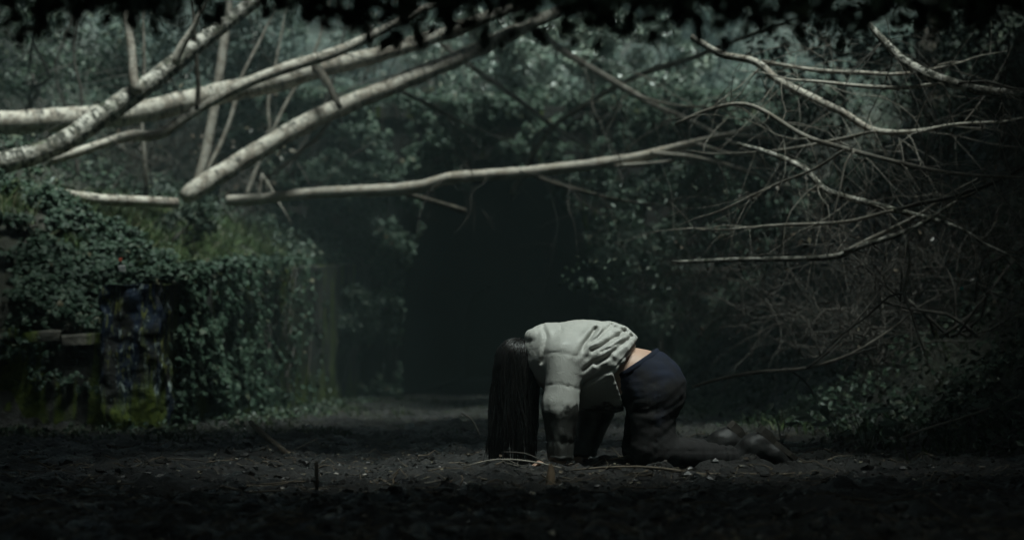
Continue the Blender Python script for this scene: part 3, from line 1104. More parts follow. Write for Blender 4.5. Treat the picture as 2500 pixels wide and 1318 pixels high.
fallen("fallen_birch", "short birch log half buried in ivy on the left terrace", "log",
       [(60, 462, 26), (130, 472, 28), (250, 488, 29), (340, 492, 28), (432, 496, 26)], 17.6, 18.6, M['birch'], [], 0)

# right hand side
fallen("fallen_branch", "pale forked branch slanting down from the top right centre", "branch",
       [(1690, 90, 15), (1760, 132, 17), (1845, 152, 18), (1900, 196, 19), (1985, 240, 20), (2060, 276, 18), (2132, 318, 16), (2230, 322, 12), (2330, 305, 9), (2460, 296, 6)],
       14.5, 12.8, M['birch'], [([(2140, 320, 9), (2040, 342, 8), (1950, 360, 7), (1860, 371, 6), (1740, 376, 5)], 13.3, 14.5, M['twig_pale'], 5), ([(1860, 150, 9), (1990, 172, 11), (2100, 178, 12), (2200, 181, 9), (2320, 160, 6)], 14.2, 13.5, M['birch'], 5)],
       44, (.3, 1.2), M['twig_pale'], droop=.3, rmax=.005)
fallen("fallen_branch", "thin arching branch crossing the right thicket down to the dark edge", "branch",
       [(1650, 304, 9), (1720, 272, 9), (1800, 254, 10), (1862, 270, 11), (1960, 330, 12), (2052, 360, 12), (2140, 384, 11), (2215, 402, 11), (2300, 420, 10), (2400, 430, 9), (2560, 436, 7)],
       13.6, 11.6, M['twig_pale'], [([(2085, 370, 7), (2064, 400, 6), (2052, 458, 5)], 12.6, 12.5, M['twig_pale'], 0), ([(2060, 366, 6), (1990, 412, 7), (1905, 446, 7), (1850, 472, 7), (1756, 516, 5)], 12.6, 13.2, M['twig_pale'], 4)],
       44, (.3, 1.1), M['twig_pale'], droop=.3, rmax=.0045)
fallen("fallen_branch", "stout grey branch sagging through the middle of the right thicket", "branch",
       [(1800, 352, 10), (1872, 372, 12), (1960, 410, 14), (2010, 460, 15), (2060, 480, 17), (2120, 496, 16), (2190, 514, 14), (2330, 552, 9), (2420, 604, 8), (2540, 650, 7)],
       14.0, 12.0, M['birch_mossy'], [([(2190, 512, 10), (2260, 494, 11), (2330, 480, 10), (2440, 440, 7)], 12.8, 12.0, M['twig'], 4), ([(2180, 514, 8), (2060, 542, 9), (1900, 550, 8), (1750, 562, 5)], 12.8, 13.6, M['twig_pale'], 5)],
       44, (.3, 1.3), M['twig_pale'], droop=.4, rmax=.0045)
fallen("fallen_branch", "long low branch bowing upward to the right below the thicket", "branch",
       [(1640, 640, 8), (1800, 634, 11), (1920, 632, 13), (2040, 626, 15), (2100, 602, 15), (2200, 570, 13), (2262, 540, 11), (2340, 490, 9), (2480, 420, 7)],
       13.4, 12.4, M['birch_mossy'], [([(2060, 616, 12), (2120, 586, 12), (2190, 552, 10), (2250, 520, 8)], 12.9, 12.8, M['twig_pale'], 3)],
       36, (.3, 1.1), M['twig'], droop=.5, rmax=.0045)
fallen("fallen_branch", "mossy broken branch at the upper right corner", "branch",
       [(2120, 60, 16), (2190, 134, 20), (2215, 156, 26), (2280, 190, 30), (2340, 206, 24), (2400, 222, 24), (2500, 232, 22), (2640, 240, 22)],
       13.2, 12.0, M['birch_mossy'], [([(2310, 200, 9), (2220, 214, 11), (2120, 212, 11), (2000, 200, 8), (1930, 194, 5)], 12.8, 13.4, M['birch'], 5), ([(2340, 204, 8), (2410, 200, 8), (2470, 216, 7)], 12.6, 12.4, M['twig'], 4)],
       44, (.3, 1.2), M['twig'], droop=.4, rmax=.0045)
fallen("fallen_branch", "faint slanting branch rising right across the bright foliage above the tunnel", "branch",
       [(1250, 470, 12), (1340, 322, 12), (1440, 250, 13), (1560, 184, 14), (1690, 142, 13), (1820, 90, 10), (1960, 40, 8)],
       24.0, 20.0, M['birch_far'], [([(1350, 318, 10), (1310, 330, 8), (1295, 400, 8), (1270, 450, 7)], 23.6, 24, M['twig'], 2)], 32, (.4, 1.4), M['twig_pale'], rmax=.006)
fallen("fallen_branch", "hazy straight limb descending right from the top centre", "branch",
       [(1300, 70, 16), (1390, 134, 17), (1500, 200, 17), (1600, 258, 14), (1680, 292, 12), (1790, 350, 10), (1900, 420, 7)],
       22.5, 18.6, M['birch_far'], [([(1560, 236, 8), (1640, 256, 7), (1720, 262, 6), (1800, 258, 5)], 20.2, 19.5, M['twig_pale'], 4)], 32, (.4, 1.4), M['twig_pale'], rmax=.006)
fallen("fallen_branch", "thin hazy limb falling right above the tunnel arch", "branch",
       [(1080, 110, 13), (1180, 184, 13), (1260, 240, 13), (1345, 304, 12), (1420, 350, 8)], 26.0, 24.0, M['birch_far'], [], 20, (.4, 1.2), M['twig_pale'], rmax=.006)
fallen("fallen_branch", "dark branch lying low on the right bank behind the jeans", "branch",
       [(1690, 944, 7), (1760, 924, 9), (1850, 908, 10), (1970, 898, 9), (2080, 862, 7), (2180, 800, 5)], 12.2, 12.8, M['twig_pale'], [([(1970, 898, 6), (2030, 850, 6), (2110, 760, 5), (2160, 690, 4)], 12.5, 12.9, M['twig'], 2)], 6, (.2, .7), M['twig'])
fallen("fallen_branch", "short pale forked twig hanging in the dark right thicket", "branch",
       [(2216, 590, 6), (2220, 650, 8), (2206, 716, 9), (2224, 760, 5), (2236, 800, 4)], 11.6, 11.6, M['twig_pale'], [([(2206, 716, 6), (2170, 724, 5), (2120, 770, 4)], 11.6, 11.7, M['twig'], 1)], 2, (.2, .4), M['twig'])
fallen("fallen_branch", "thin stick leaning on the right bank near the bottom edge", "branch",
       [(2200, 1070, 6), (2260, 1046, 7), (2340, 1022, 6), (2460, 980, 5)], 11.0, 11.6, M['twig_pale'], [], 2, (.2, .4), M['twig'])


# ------------------------------------------------------------------ upright saplings
def sapling(label, pix, Y0, Y1, mat, branches=(), twn=8, cat="sapling"):
    fallen("sapling", label, cat, pix, Y0, Y1, mat, branches, twn, (.3, 1.1), M['twig'], np.array([0, 0, .4]), 0.0, 10, "stem")


sapling("pale sapling rising behind the diagonal birch at the left", [(478, 470, 26), (488, 430, 25), (505, 360, 24), (522, 270, 24), (532, 210, 24), (543, 130, 23), (556, 30, 20), (565, -60, 16)], 22.0, 22.6, M['birch_far'],
        [([(505, 420, 13), (540, 350, 12), (566, 280, 11), (590, 190, 9), (640, 90, 7)], 22.1, 22.4, M['birch_far'], 4)])
sapling("thin straight sapling on the left terrace beneath the kinked stem", [(358, 486, 12), (354, 420, 12), (350, 350, 11), (345, 280, 10), (352, 180, 8), (350, 60, 6)], 20.4, 20.4, M['birch_far'], [], 5)
sapling("slim sapling with a bent top left of the tunnel arch", [(600, 480, 10), (640, 380, 10), (690, 270, 9), (735, 190, 8), (775, 110, 7), (800, 20, 6)], 24.0, 24.5, M['twig_pale'], [([(660, 330, 7), (655, 250, 7), (672, 160, 6), (690, 70, 5)], 24.1, 24.3, M['twig_pale'], 3)], 10)
sapling("leaning dark sapling in the gap between the two middle trunks", [(700, 420, 9), (760, 320, 9), (800, 240, 8), (824, 150, 8), (850, 40, 6)], 25.0, 25.0, M['twig'], [([(790, 250, 6), (900, 200, 5), (980, 180, 4)], 25, 25.4, M['twig'], 3)], 10)
sapling("thin twiggy sapling at the far upper left edge", [(190, 430, 9), (184, 330, 9), (200, 240, 8), (180, 140, 7), (190, 30, 5)], 21.0, 21.0, M['twig'], [], 10)
sapling("small forked dead stick standing beside the long pale trunk", [(632, 500, 8), (636, 460, 8), (640, 424, 6)], 21.6, 21.6, M['birch_far'], [([(640, 426, 5), (660, 456, 5), (678, 490, 4)], 21.6, 21.4, M['twig_pale'], 0)], 0, "stick")


# ------------------------------------------------------------------ shrubs
def hp(px, py, Y):
    p = P(px, py, Y)
    return p


def ground_at(px, Y):
    x = P(px, 600, Y)[0]
    return np.array([x, Y, float(terrain(np.array([x]), np.array([Y]), False)[0])])


shrub("evergreen_shrub", "pale glossy evergreen bush above the tunnel, leaf colour lifted for glow", "bush", ground_at(1360, 31.6), 2.3, 1.25, .9, M['evergreen'], 200, 34, .10, 8, M['twig'], jit=.35)
shrub("evergreen_shrub", "tall hazy evergreen bush at the top centre above the tunnel", "bush", ground_at(1190, 37.0), 2.4, 1.6, 1.0, M['evergreen'], 200, 36, .12, 8, M['twig'], jit=.35)
shrub("leafy_shrub", "grey green bush right of the tunnel crown behind the thin limbs", "bush", ground_at(1560, 30.6), 2.4, 1.1, .8, M['evergreen'], 200, 34, .09, 7, M['twig'], jit=.4)
shrub("leafy_shrub", "hazy bush above the right end of the long trunk", "bush", ground_at(1640, 29.0), 3.2, 1.2, .9, M['shrub'], 190, 28, .09, 6, M['twig'], 2)
shrub("leafy_shrub", "dim bush on the right bank beyond the forked branch", "bush", ground_at(1850, 25.0), 3.0, 1.4, 1.0, M['shrub'], 180, 28, .09, 7, M['twig'], 3)
shrub("leafy_shrub", "dark bush high on the right bank behind the thicket", "bush", ground_at(2150, 22.0), 3.0, 1.6, 1.0, M['bramble'], 180, 30, .085, 7, M['twig'], 3)
shrub("leafy_shrub", "dark bush filling the far right edge", "bush", ground_at(2480, 18.0), 2.6, 1.4, 1.0, M['bramble'], 180, 30, .08, 7, M['twig'], 3)
shrub("leafy_shrub", "green bush beside the left ivy of the tunnel mouth", "bush", ground_at(800, 27.5), 2.1, .8, .6, M['shrub'], 170, 26, .085, 6, M['twig'])
shrub("leafy_shrub", "dull green bush left of the tunnel arch below the diagonal trunk", "bush", ground_at(660, 27.0), 2.4, .95, .8, M['shrub'], 170, 26, .085, 6, M['twig'], 2)
shrub("leafy_shrub", "hazy bush behind the diagonal trunk at the upper left", "bush", ground_at(720, 33.0), 3.0, 1.5, 1.0, M['shrub'], 170, 28, .10, 6, M['twig'], 3)
shrub("leafy_shrub", "dark ivy clad bush at the upper left corner", "bush", ground_at(90, 23.0), 3.2, 1.3, 1.0, M['bramble'], 190, 32, .08, 6, M['twig'], 2)
shrub("leafy_shrub", "shadowy bush between the upper left trunks and the sapling", "bush", ground_at(400, 27.0), 3.2, 1.5, 1.0, M['bramble'], 180, 32, .085, 6, M['twig'], 3)
for lb, px, Y, h, wd_ in (("far hazy tree beyond the pale evergreen, left of the top centre", 1120, 58, 7.5, 2.6), ("far hazy tree right of the top centre", 1480, 62, 8.5, 2.8),
                          ("faint far tree between the diagonal trunk and the evergreen", 960, 66, 8.0, 2.8), ("faint far tree over the right end of the long trunk", 1680, 56, 7.0, 2.6),
                          ("faintest far tree at the top centre", 1300, 74, 8.0, 3.0)):
    shrub("far_tree", lb, "tree", ground_at(px, Y), h, wd_, 1.8, M['shrub'], 120, 34, .26, 8, M['twig'], 3)
shrub("leafy_shrub", "small leafy tuft at the foot of the diagonal birch trunk", "bush", ground_at(455, 19.2), .62, .34, .25, M['shrub'], 60, 16, .06, 4, M['twig'], 2)
# bare, brown and twiggy
shrub("bare_shrub", "brown leafless shrub drooping above the tunnel arch", "bush", ground_at(1080, 31.0), 2.6, 1.4, .8, M['dry'], 16, 20, .08, 12, M['twig'], 12)
shrub("bare_shrub", "brown leafless shrub left of the pale evergreen above the arch", "bush", ground_at(960, 31.6), 2.8, 1.2, .8, M['dry'], 14, 20, .08, 12, M['twig'], 12)
shrub("bare_shrub", "bare shrub with pinkish dead leaves behind the pale sapling", "bush", ground_at(590, 24.5), 1.9, .9, .7, M['dry'], 16, 16, .09, 10, M['twig'], 9)
shrub("bare_shrub", "bare twiggy shrub behind the kinked stem on the left slope", "bush", ground_at(300, 22.5), 1.7, 1.1, .7, M['dry'], 10, 16, .08, 10, M['twig'], 10)
shrub("bare_shrub", "tangled bare shrub in the centre of the right thicket", "bush", ground_at(2000, 15.5) + [0, 0, .6], 1.5, 1.6, .7, M['dry'], 3, 20, .05, 9, M['twig'], 22)
shrub("bare_shrub", "dense bare shrub at the right edge of the thicket", "bush", ground_at(2320, 13.6) + [0, 0, .6], 1.3, 1.4, .7, M['dry'], 5, 20, .05, 9, M['twig'], 24)
shrub("bare_shrub", "low bare brush under the sagging grey branch", "bush", ground_at(2150, 14.2) + [0, 0, .5], .9, 1.4, .6, M['dry'], 3, 18, .05, 8, M['twig'], 20)
shrub("bare_shrub", "bare brush on the bank right of the tunnel below the long trunk", "bush", ground_at(1720, 18.5) + [0, 0, .8], 1.4, 1.5, .7, M['shrub'], 40, 22, .07, 8, M['twig'], 16)
shrub("bare_shrub", "dark bare brush high at the upper right behind the mossy branch", "bush", ground_at(2400, 16.0) + [0, 0, .4], 2.0, 1.6, .8, M['dry'], 3, 18, .05, 9, M['twig'], 20)

# broad dock-like leaves near the right edge of the track
def weed(label, px, Y, n, size):
    b = ground_at(px, Y)
    r = empty("broadleaf_weed", b, label, "weed")
    acc = Acc()
    for k in range(n):
        a = rng.uniform(0, 2 * np.pi)
        d = np.array([math.cos(a), math.sin(a) * .8, 0])
        tipb = b + d * rng.uniform(.03, .16) + np.array([0, 0, rng.uniform(.08, .26)])
        add_tube(acc, [b, (b + tipb) / 2 + np.array([0, 0, .03]), tipb], [.004, .003, .002], 4, .05)
        V, F = leaf_geo(tipb[None], (np.array([0, -.3, 1.0]) + rng.normal(size=3) * .3)[None], (d + np.array([0, 0, -.2]))[None], np.array([size * rng.uniform(.7, 1.3)]), True)
        mk("leaf", V, F, M['shrub'], r, True)
    acc.build("stem", M['shrub'], r)


for lb, px, Y, n, s in (("broad leaved weed at the lower right below the thicket", 2190, 11.6, 7, .10), ("broad leaved weed near the right frame edge", 2440, 11.6, 7, .11),
                        ("pale leaved weed behind the boots", 1905, 12.4, 7, .08), ("small broad leaved weed on the bank above the boots", 2050, 12.2, 6, .09),
                        ("broad leaved weed halfway up the right bank", 2290, 12.8, 6, .10), ("lowest broad leaved weed on the right, close to the mud", 2110, 10.9, 6, .07)):
    weed(lb, px, Y, n, s)


# ------------------------------------------------------------------ surface nets for the figure
def sdf_grid(lo, hi, h):
    lo, hi = np.array(lo), np.array(hi)
    n = np.ceil((hi - lo) / h).astype(int) + 1
    ax = [lo[k] + np.arange(n[k]) * h for k in range(3)]
    return lo, h, n, ax


class SDF:
    def __init__(s, lo, hi, h):
        s.lo, s.h, s.n, s.ax = sdf_grid(lo, hi, h)
        s.d = np.full(tuple(s.n), 1.0)

    def _sub(s, lo, hi):
        a = np.clip(np.floor((np.array(lo) - s.lo) / s.h).astype(int), 0, s.n - 1)
        b = np.clip(np.ceil((np.array(hi) - s.lo) / s.h).astype(int) + 1, 1, s.n)
        sl = tuple(slice(a[k], b[k]) for k in range(3))
        g = np.stack(np.meshgrid(*[s.ax[k][sl[k]] for k in range(3)], indexing='ij'), -1)
        return sl, g

    def union(s, sl, d, k):
        o = s.d[sl]
        if k > 0:
            hh = np.clip(.5 + .5 * (o - d) / k, 0, 1)
            s.d[sl] = o * (1 - hh) + d * hh - k * hh * (1 - hh)
        else:
            s.d[sl] = np.minimum(o, d)

    def cone(s, a, b, ra, rb, k=.03, sc=(1, 1, 1), fn=None):
        a, b, sc = np.array(a, float), np.array(b, float), np.array(sc, float)
        R = max(ra, rb) * sc.max() + 2 * k + .03
        sl, g = s._sub(np.minimum(a, b) - R, np.maximum(a, b) + R)
        if g.size == 0: return
        A, B = a / sc, b / sc
        q = g / sc - A
        ab = B - A
        t = np.clip((q @ ab) / max(ab @ ab, 1e-9), 0, 1)
        d = np.linalg.norm(q - t[..., None] * ab, axis=-1) - (ra + (rb - ra) * t)
        d = d * sc.min()
        if fn is not None:
            d = d + fn(g, t)
        s.union(sl, d, k)

    def cut(s, fn):
        g = np.stack(np.meshgrid(*s.ax, indexing='ij'), -1)
        s.d = np.maximum(s.d, fn(g))

    def mesh(s):
        d = s.d
        ins = d < 0
        nx, ny, nz = d.shape
        acc = np.zeros((nx - 1, ny - 1, nz - 1, 3))
        cnt = np.zeros((nx - 1, ny - 1, nz - 1))
        for axis in range(3):
            for o1 in (0, 1):
                for o2 in (0, 1):
                    sl0 = [None] * 3
                    sl1 = [None] * 3
                    oth = [k for k in range(3) if k != axis]
                    off = np.zeros(3)
                    sl0[axis] = slice(0, -1)
                    sl1[axis] = slice(1, None)
                    for kk, oo in zip(oth, (o1, o2)):
                        sl0[kk] = sl1[kk] = slice(oo, d.shape[kk] - 1 + oo)
                        off[kk] = oo
                    a, b = d[tuple(sl0)], d[tuple(sl1)]
                    cr = (a < 0) != (b < 0)
                    t = np.where(cr, a / np.where(a - b == 0, 1, a - b), 0)
                    pos = np.zeros(a.shape + (3,)) + off
                    pos[..., axis] = t
                    acc += np.where(cr[..., None], pos, 0)
                    cnt += cr
        act = cnt > 0
        idx = -np.ones(cnt.shape, int)
        idx[act] = np.arange(act.sum())
        ijk = np.argwhere(act)
        V = s.lo + (ijk + acc[act] / cnt[act][:, None]) * s.h
        Fs = []
        for axis in range(3):
            oth = [k for k in range(3) if k != axis]
            sa = [slice(1, -1)] * 3
            sb = [slice(1, -1)] * 3
            sa[axis] = slice(0, -1)
            sb[axis] = slice(1, None)
            a, b = ins[tuple(sa)], ins[tuple(sb)]
            e = np.argwhere(a != b)
            flip = a[tuple(e.T)]
            base = e.copy()
            for k in oth:
                base[:, k] += 1
            q = []
            for (o1, o2) in ((1, 1), (0, 1), (0, 0), (1, 0)):
                c = base.copy()
                c[:, oth[0]] -= o1
                c[:, oth[1]] -= o2
                q.append(idx[tuple(c.T)])
            q = np.stack(q, -1)
            if axis == 1:
                flip = ~flip
            q[~flip] = q[~flip][:, ::-1]
            Fs.append(q)
        F = np.concatenate(Fs)
        F = F[(F >= 0).all(1)]
        return V, F


def relax(V, F, it=2, lam=.5):
    e = np.concatenate([F[:, [0, 1]], F[:, [1, 2]], F[:, [2, 3]], F[:, [3, 0]]])
    for _ in range(it):
        a = np.zeros_like(V)
        c = np.zeros(len(V))
        np.add.at(a, e[:, 0], V[e[:, 1]])
        np.add.at(a, e[:, 1], V[e[:, 0]])
        np.add.at(c, e[:, 0], 1)
        np.add.at(c, e[:, 1], 1)
        V = V + lam * (a / np.maximum(c, 1)[:, None] - V)
    return V


# ------------------------------------------------------------------ the person
PD = 9.6


def Q(px, py, dy=0.0):
    """point of the figure: pixel place on the plane through the body's middle, moved dy metres in depth"""
    p = P(px, py, PD)
    return np.array([p[0], PD + dy, p[2]])


def make_person():
    r = empty("person", Q(1460, 1140) * np.array([1, 1, 0]), "person on hands and knees in pale padded jacket and dark jeans, long black hair hanging", "person")
    gz = .012
    # ---- body: one continuous skin
    lo = Q(1180, 1150, -.42)
    hi = Q(1965, 770, .42)
    lo[2] = -.03
    S = SDF(lo, hi, .0085)
    hc = Q(1262, 878)                                         # head
    S.cone(hc + [.01, 0, .0], hc + [-.012, 0, -.035], .088, .078, .02, (1, .88, 1))
    S.cone(hc + [.045, 0, -.075], hc + [.03, 0, -.105], .05, .035, .03, (1, .9, 1))   # jaw
    S.cone(hc + [.055, 0, -.045], hc + [.082, 0, -.056], .012, .016, .012)            # nose
    for sgn in (-1, 1):
        S.cone(hc + [.02, sgn * .076, -.02], hc + [.0, sgn * .08, .0], .014, .016, .008)   # ears
    S.cone(Q(1335, 852), hc + [.035, 0, .005], .062, .052, .03)                       # neck
    S.cone(Q(1360, 872), Q(1440, 888), .135, .14, .06, (1, 1.15, 1))                  # rib cage
    S.cone(Q(1440, 888), Q(1560, 917), .135, .132, .06, (1, 1.08, 1))                 # waist
    S.cone(Q(1580, 938), Q(1592, 945), .14, .14, .06, (1, 1.15, 1))                   # pelvis
    arms = [(-1, Q(1385, 862, -.15), Q(1372, 995, -.19), Q(1366, 1112, -.19)), (1, Q(1400, 872, .15), Q(1462, 1000, .19), Q(1430, 1110, .2))]
    for sg, sh, el, wr in arms:
        S.cone(sh, el, .062, .048, .04)
        S.cone(el, wr, .047, .030, .03)
        palm = np.array([wr[0] - .022, wr[1], .034])
        S.cone(wr, palm, .030, .027, .02)
        S.cone(palm + [.0, -.02, -.004], palm + [-.045, -.024, -.008], .021, .016, .014)
        S.cone(palm + [.0, .02, -.004], palm + [-.045, .024, -.008], .021, .016, .014)
        for f, (oy, L, sp) in enumerate(((-.030, .066, -.10), (-.010, .076, -.03), (.011, .072, .04), (.031, .056, .13))):
            k0 = palm + [-.048, oy, -.004]
            k1 = k0 + np.array([-L * .52, sp * L * .5, .008])
            k2 = k0 + np.array([-L, sp * L, -.018])
            S.cone(k0, k1, .0105, .0098, .006)
            S.cone(k1, k2, .0098, .0085, .004)
        th = palm + [-.005, .03 * sg, -.004]
        t1 = th + np.array([-.03, .026 * sg, -.004])
        S.cone(th, t1, .014, .012, .01)
        S.cone(t1, t1 + np.array([-.028, .008 * sg, -.006]), .011, .009, .004)
    for sg, hip, kn, an in ((-1, Q(1590, 955, -.1), Q(1575, 1098, -.12), Q(1800, 1118, -.12)), (1, Q(1590, 955, .1), Q(1566, 1098, .12), Q(1745, 1106, .15))):
        S.cone(hip, kn, .092, .062, .05)
        S.cone(kn, an, .058, .040, .03)
        S.cone(an, an + np.array([.09, 0, .02]), .038, .03, .02)
    V, F = S.mesh()
    mk("body", relax(V, F, 2), F, M['skin'], r)
    # ---- jeans
    lo2 = Q(1480, 1160, -.34)
    hi2 = Q(1850, 820, .36)
    lo2[2] = .002
    S = SDF(lo2, hi2, .009)

    def fold(scale, amp, seed):
        def f(g, t):
            q = g.reshape(-1, 3) * np.array(scale) + seed
            return (amp * fbm(q, 3)).reshape(g.shape[:-1])
        return f

    def legfold(a, b, amp, freq, seed):
        a, b = np.array(a), np.array(b)
        ax_ = (b - a) / np.linalg.norm(b - a)

        def f(g, t):
            s_ = (g - a) @ ax_
            q = g.reshape(-1, 3) * 6 + seed
            wv = fbm(q, 2).reshape(g.shape[:-1])
            sl = g[..., 0] * .5 + g[..., 1] * .7
            cz_ = perlin(np.stack([(s_ + sl * .8).ravel() * freq * .55, q[:, 0] * .55, q[:, 1] * .55], -1) + seed).reshape(g.shape[:-1])
            seam = .35 * np.exp(-(((g[..., 0] - a[0] - (g[..., 2] - a[2]) * ax_[0] / min(ax_[2], -.2)) if ax_[2] < -.5 else (g[..., 2] - a[2] + .01)) / .006) ** 2)
            fine_ = np.abs(perlin(np.stack([(s_ - sl * .9).ravel() * freq * 1.3, q[:, 0], q[:, 1]], -1) + seed + 9)).reshape(g.shape[:-1])
            return amp * (1.1 * np.abs(cz_) - .3 + .35 * wv + .45 * fine_ + seam)
        return f
    S.cone(Q(1548, 912), Q(1575, 928), .143, .150, .05, (1, 1.12, 1), fold((10, 10, 26), .007, 3))
    S.cone(Q(1585, 936), Q(1594, 942), .160, .160, .05, (1, 1.12, 1), fold((12, 12, 24), .007, 5))
    for sg in (-1, 1):
        S.cone(Q(1606, 948, sg * .075), Q(1608, 960, sg * .08), .128, .122, .05, (1, 1, 1), fold((12, 12, 26), .008, 8 * sg))
    for sg, hip, kn, an in ((-1, Q(1594, 968, -.095), Q(1590, 1092, -.115), Q(1806, 1119, -.125)), (1, Q(1592, 968, .1), Q(1575, 1092, .125), Q(1745, 1108, .15))):
        S.cone(hip, kn + [0, 0, .0], .122, .103, .05, (1, 1, 1), legfold(hip, kn, .020, 42, 2 * sg))
        S.cone(kn + [-.012, 0, -.0], kn + [.05, 0, -.015], .088, .082, .04, (1, 1, 1), legfold(hip, kn, .018, 60, 3 * sg))
        S.cone(kn + [.02, 0, -.02], an, .080, .068, .04, (1, 1, 1), legfold(kn, an, .016, 40, 5 * sg))
    # waist opening: trimmed along the sloping waistband
    wa, wb_ = Q(1506, 912), Q(1602, 850)
    tdir = (wb_ - wa) / np.linalg.norm(wb_ - wa)
    nrm = np.array([-tdir[2], 0, tdir[0]])
    S.cut(lambda g: ((g - wa) @ nrm))
    S.cut(lambda g: -(g[..., 2] - .006))
    V, F = S.mesh()
    jeans = mk("jeans", relax(V, F, 1, .4), F, M['denim'], r)
    # waistband: a raised band following the cut edge
    C0 = (wa + wb_) / 2 + np.array([.0, 0, -.005])
    # ---- jacket
    lo3 = Q(1262, 1150, -.40)
    hi3 = Q(1575, 765, .42)
    lo3[2] = .02
    S = SDF(lo3, hi3, .0075)

    def quilt(a, b, pitch, amp, gw, seed, wr=.006):
        a, b = np.array(a), np.array(b)
        ax_ = (b - a) / np.linalg.norm(b - a)

        def f(g, t):
            s_ = (g - a) @ ax_
            q = g.reshape(-1, 3)
            wv = fbm(q * 7 + seed, 2).reshape(g.shape[:-1])
            u = (s_ + .012 * wv) / pitch
            fr = np.abs(u - np.round(u)) * pitch
            groove = amp * np.exp(-(fr / gw) ** 2)
            cr = perlin(q * np.array([22, 22, 9]) + seed).reshape(g.shape[:-1]) * np.exp(-fr / .045)
            big = perlin(q * np.array([9, 9, 7]) + seed * 2).reshape(g.shape[:-1])
            return groove + wr * np.abs(cr) * 1.6 - .004 - .005 * big
        return f
    lines = [([(1402, 870), (1424, 842), (1452, 802)], .024, .0095), ([(1438, 838), (1468, 814), (1492, 794)], .013, .0065),
             ([(1440, 856), (1488, 832), (1526, 806)], .017, .0075), ([(1452, 888), (1500, 852), (1538, 824)], .016, .0075),
             ([(1418, 904), (1450, 880), (1484, 872)], .014, .008), ([(1412, 940), (1450, 920), (1492, 900)], .012, .008),
             ([(1326, 796), (1334, 826), (1322, 884)], .018, .008), ([(1366, 790), (1370, 820), (1368, 850)], .006, .004),
             ([(1498, 800), (1520, 806), (1544, 822)], .010, .006), ([(1462, 860), (1490, 846), (1512, 836)], .009, .005)]

    def creases(g):
        """pulled folds and stitched seams drawn over the near side of the jacket, mirrored on the far side"""
        q = g.reshape(-1, 3)
        d = np.zeros(len(q))
        pt = q[:, [0, 2]] + .006 * np.stack([perlin(q * 16), perlin(q * 16 + 7)], -1)
        for px_, dep, wd_ in lines:
            pl = np.array([Q(a_, b_)[[0, 2]] for a_, b_ in px_])
            best = np.full(len(q), 1e9)
            for a_, b_ in zip(pl[:-1], pl[1:]):
                ab = b_ - a_
                t_ = np.clip(((pt - a_) @ ab) / (ab @ ab), 0, 1)
                best = np.minimum(best, np.linalg.norm(pt - a_ - t_[:, None] * ab, axis=1))
            d += dep * np.exp(-(best / wd_) ** 2) - .35 * dep * np.exp(-((best - 2.6 * wd_) / (1.6 * wd_)) ** 2)
        return d.reshape(g.shape[:-1])

    def tq(g, t):
        q = g.reshape(-1, 3)
        hem = sstep(.05, .27, q[:, 0] - Q(1400, 0)[0])
        gath = np.abs(np.sin(np.arctan2(q[:, 2] - .46, (q[:, 1] - PD)) * 15 + 2 * fbm(q * 5, 2))) ** .7
        d = -.003 - .006 * perlin(q * 8 + 2) + hem * .008 * (gath - .6) - .0035 * np.abs(perlin(q * np.array([24, 24, 18]) + 3))
        return d.reshape(g.shape[:-1]) + creases(g)
    S.cone(Q(1352, 868), Q(1405, 878), .150, .186, .05, (1, 1.08, 1), tq)
    S.cone(Q(1405, 878), Q(1478, 886), .186, .196, .05, (1, 1.02, 1), tq)
    S.cone(Q(1470, 890), Q(1512, 908), .196, .170, .05, (1, 1.0, 1), tq)
    S.cone(Q(1425, 912), Q(1488, 926), .170, .140, .08, (1, .62, 1), tq)
    # collar
    S.cone(Q(1308, 826), Q(1298, 872), .054, .042, .012, (1, 1.9, 1), quilt(Q(1300, 800), Q(1290, 900), .07, .007, .008, 9.0, .012))
    S.cone(Q(1340, 846), Q(1350, 852), .105, .125, .05, (1, 1.2, 1))
    for sg, sh, el, wr in ((-1, Q(1378, 868, -.17), Q(1366, 990, -.205), Q(1366, 1112, -.20)), (1, Q(1400, 880, .17), Q(1462, 1000, .20), Q(1430, 1108, .20))):
        s1 = quilt(sh, el, .165, .0042, .005, 2.0 * sg + 6, .005)
        s2 = quilt(el, wr, .165, .0035, .005, 3.0 * sg + 8, .018)
        S.cone(sh, el, .088, .083, .05, (1, 1, 1), s1)
        S.cone(el, wr, .083, .062, .03, (1, 1, 1), s2)
    # gathered hem: the body of the jacket stops on a sloping plane
    ha, hb = Q(1490, 905), Q(1548, 836)
    hd = (hb - ha) / np.linalg.norm(hb - ha)
    hn = np.array([hd[2], 0, -hd[0]])
    dB = Q(1520, 990) - ha
    nB = np.array([-dB[2], 0, dB[0]]) / np.linalg.norm(dB)
    S.cut(lambda g: np.minimum((g - ha) @ hn, (g - ha) @ nB))
    S.cut(lambda g: -(g[..., 2] - .055))
    V, F = S.mesh()
    jk = mk("jacket", relax(V, F, 1, .35), F, M['jacket'], r)
    # ribbed hem band
    hc_ = ha - hd * .006
    acc = Acc()
    ang = np.linspace(0, 2 * np.pi, 73)
    ring = np.array([hc_ + hd * (.172 * math.sin(a)) + np.array([0, .185 * math.cos(a), 0]) + hn * (.004 * math.sin(a * 17)) for a in ang])
    V, Ft, U = tube(ring, .017 + .003 * np.sin(ang * 24), 8, 0.0, False)
    mk("hem_band", V, Ft, M['jacket'], jk)
    # cuffs
    for wr in (Q(1366, 1112, -.20), Q(1430, 1108, .20)):
        ring = np.array([np.array([wr[0], wr[1], .064]) + np.array([.050 * math.cos(a), .050 * math.sin(a), .003 * math.sin(5 * a)]) for a in ang])
        V, Ft, U = tube(ring, np.full(73, .016), 8, 0.0, False)
        mk("cuff", V, Ft, M['jacket'], jk)
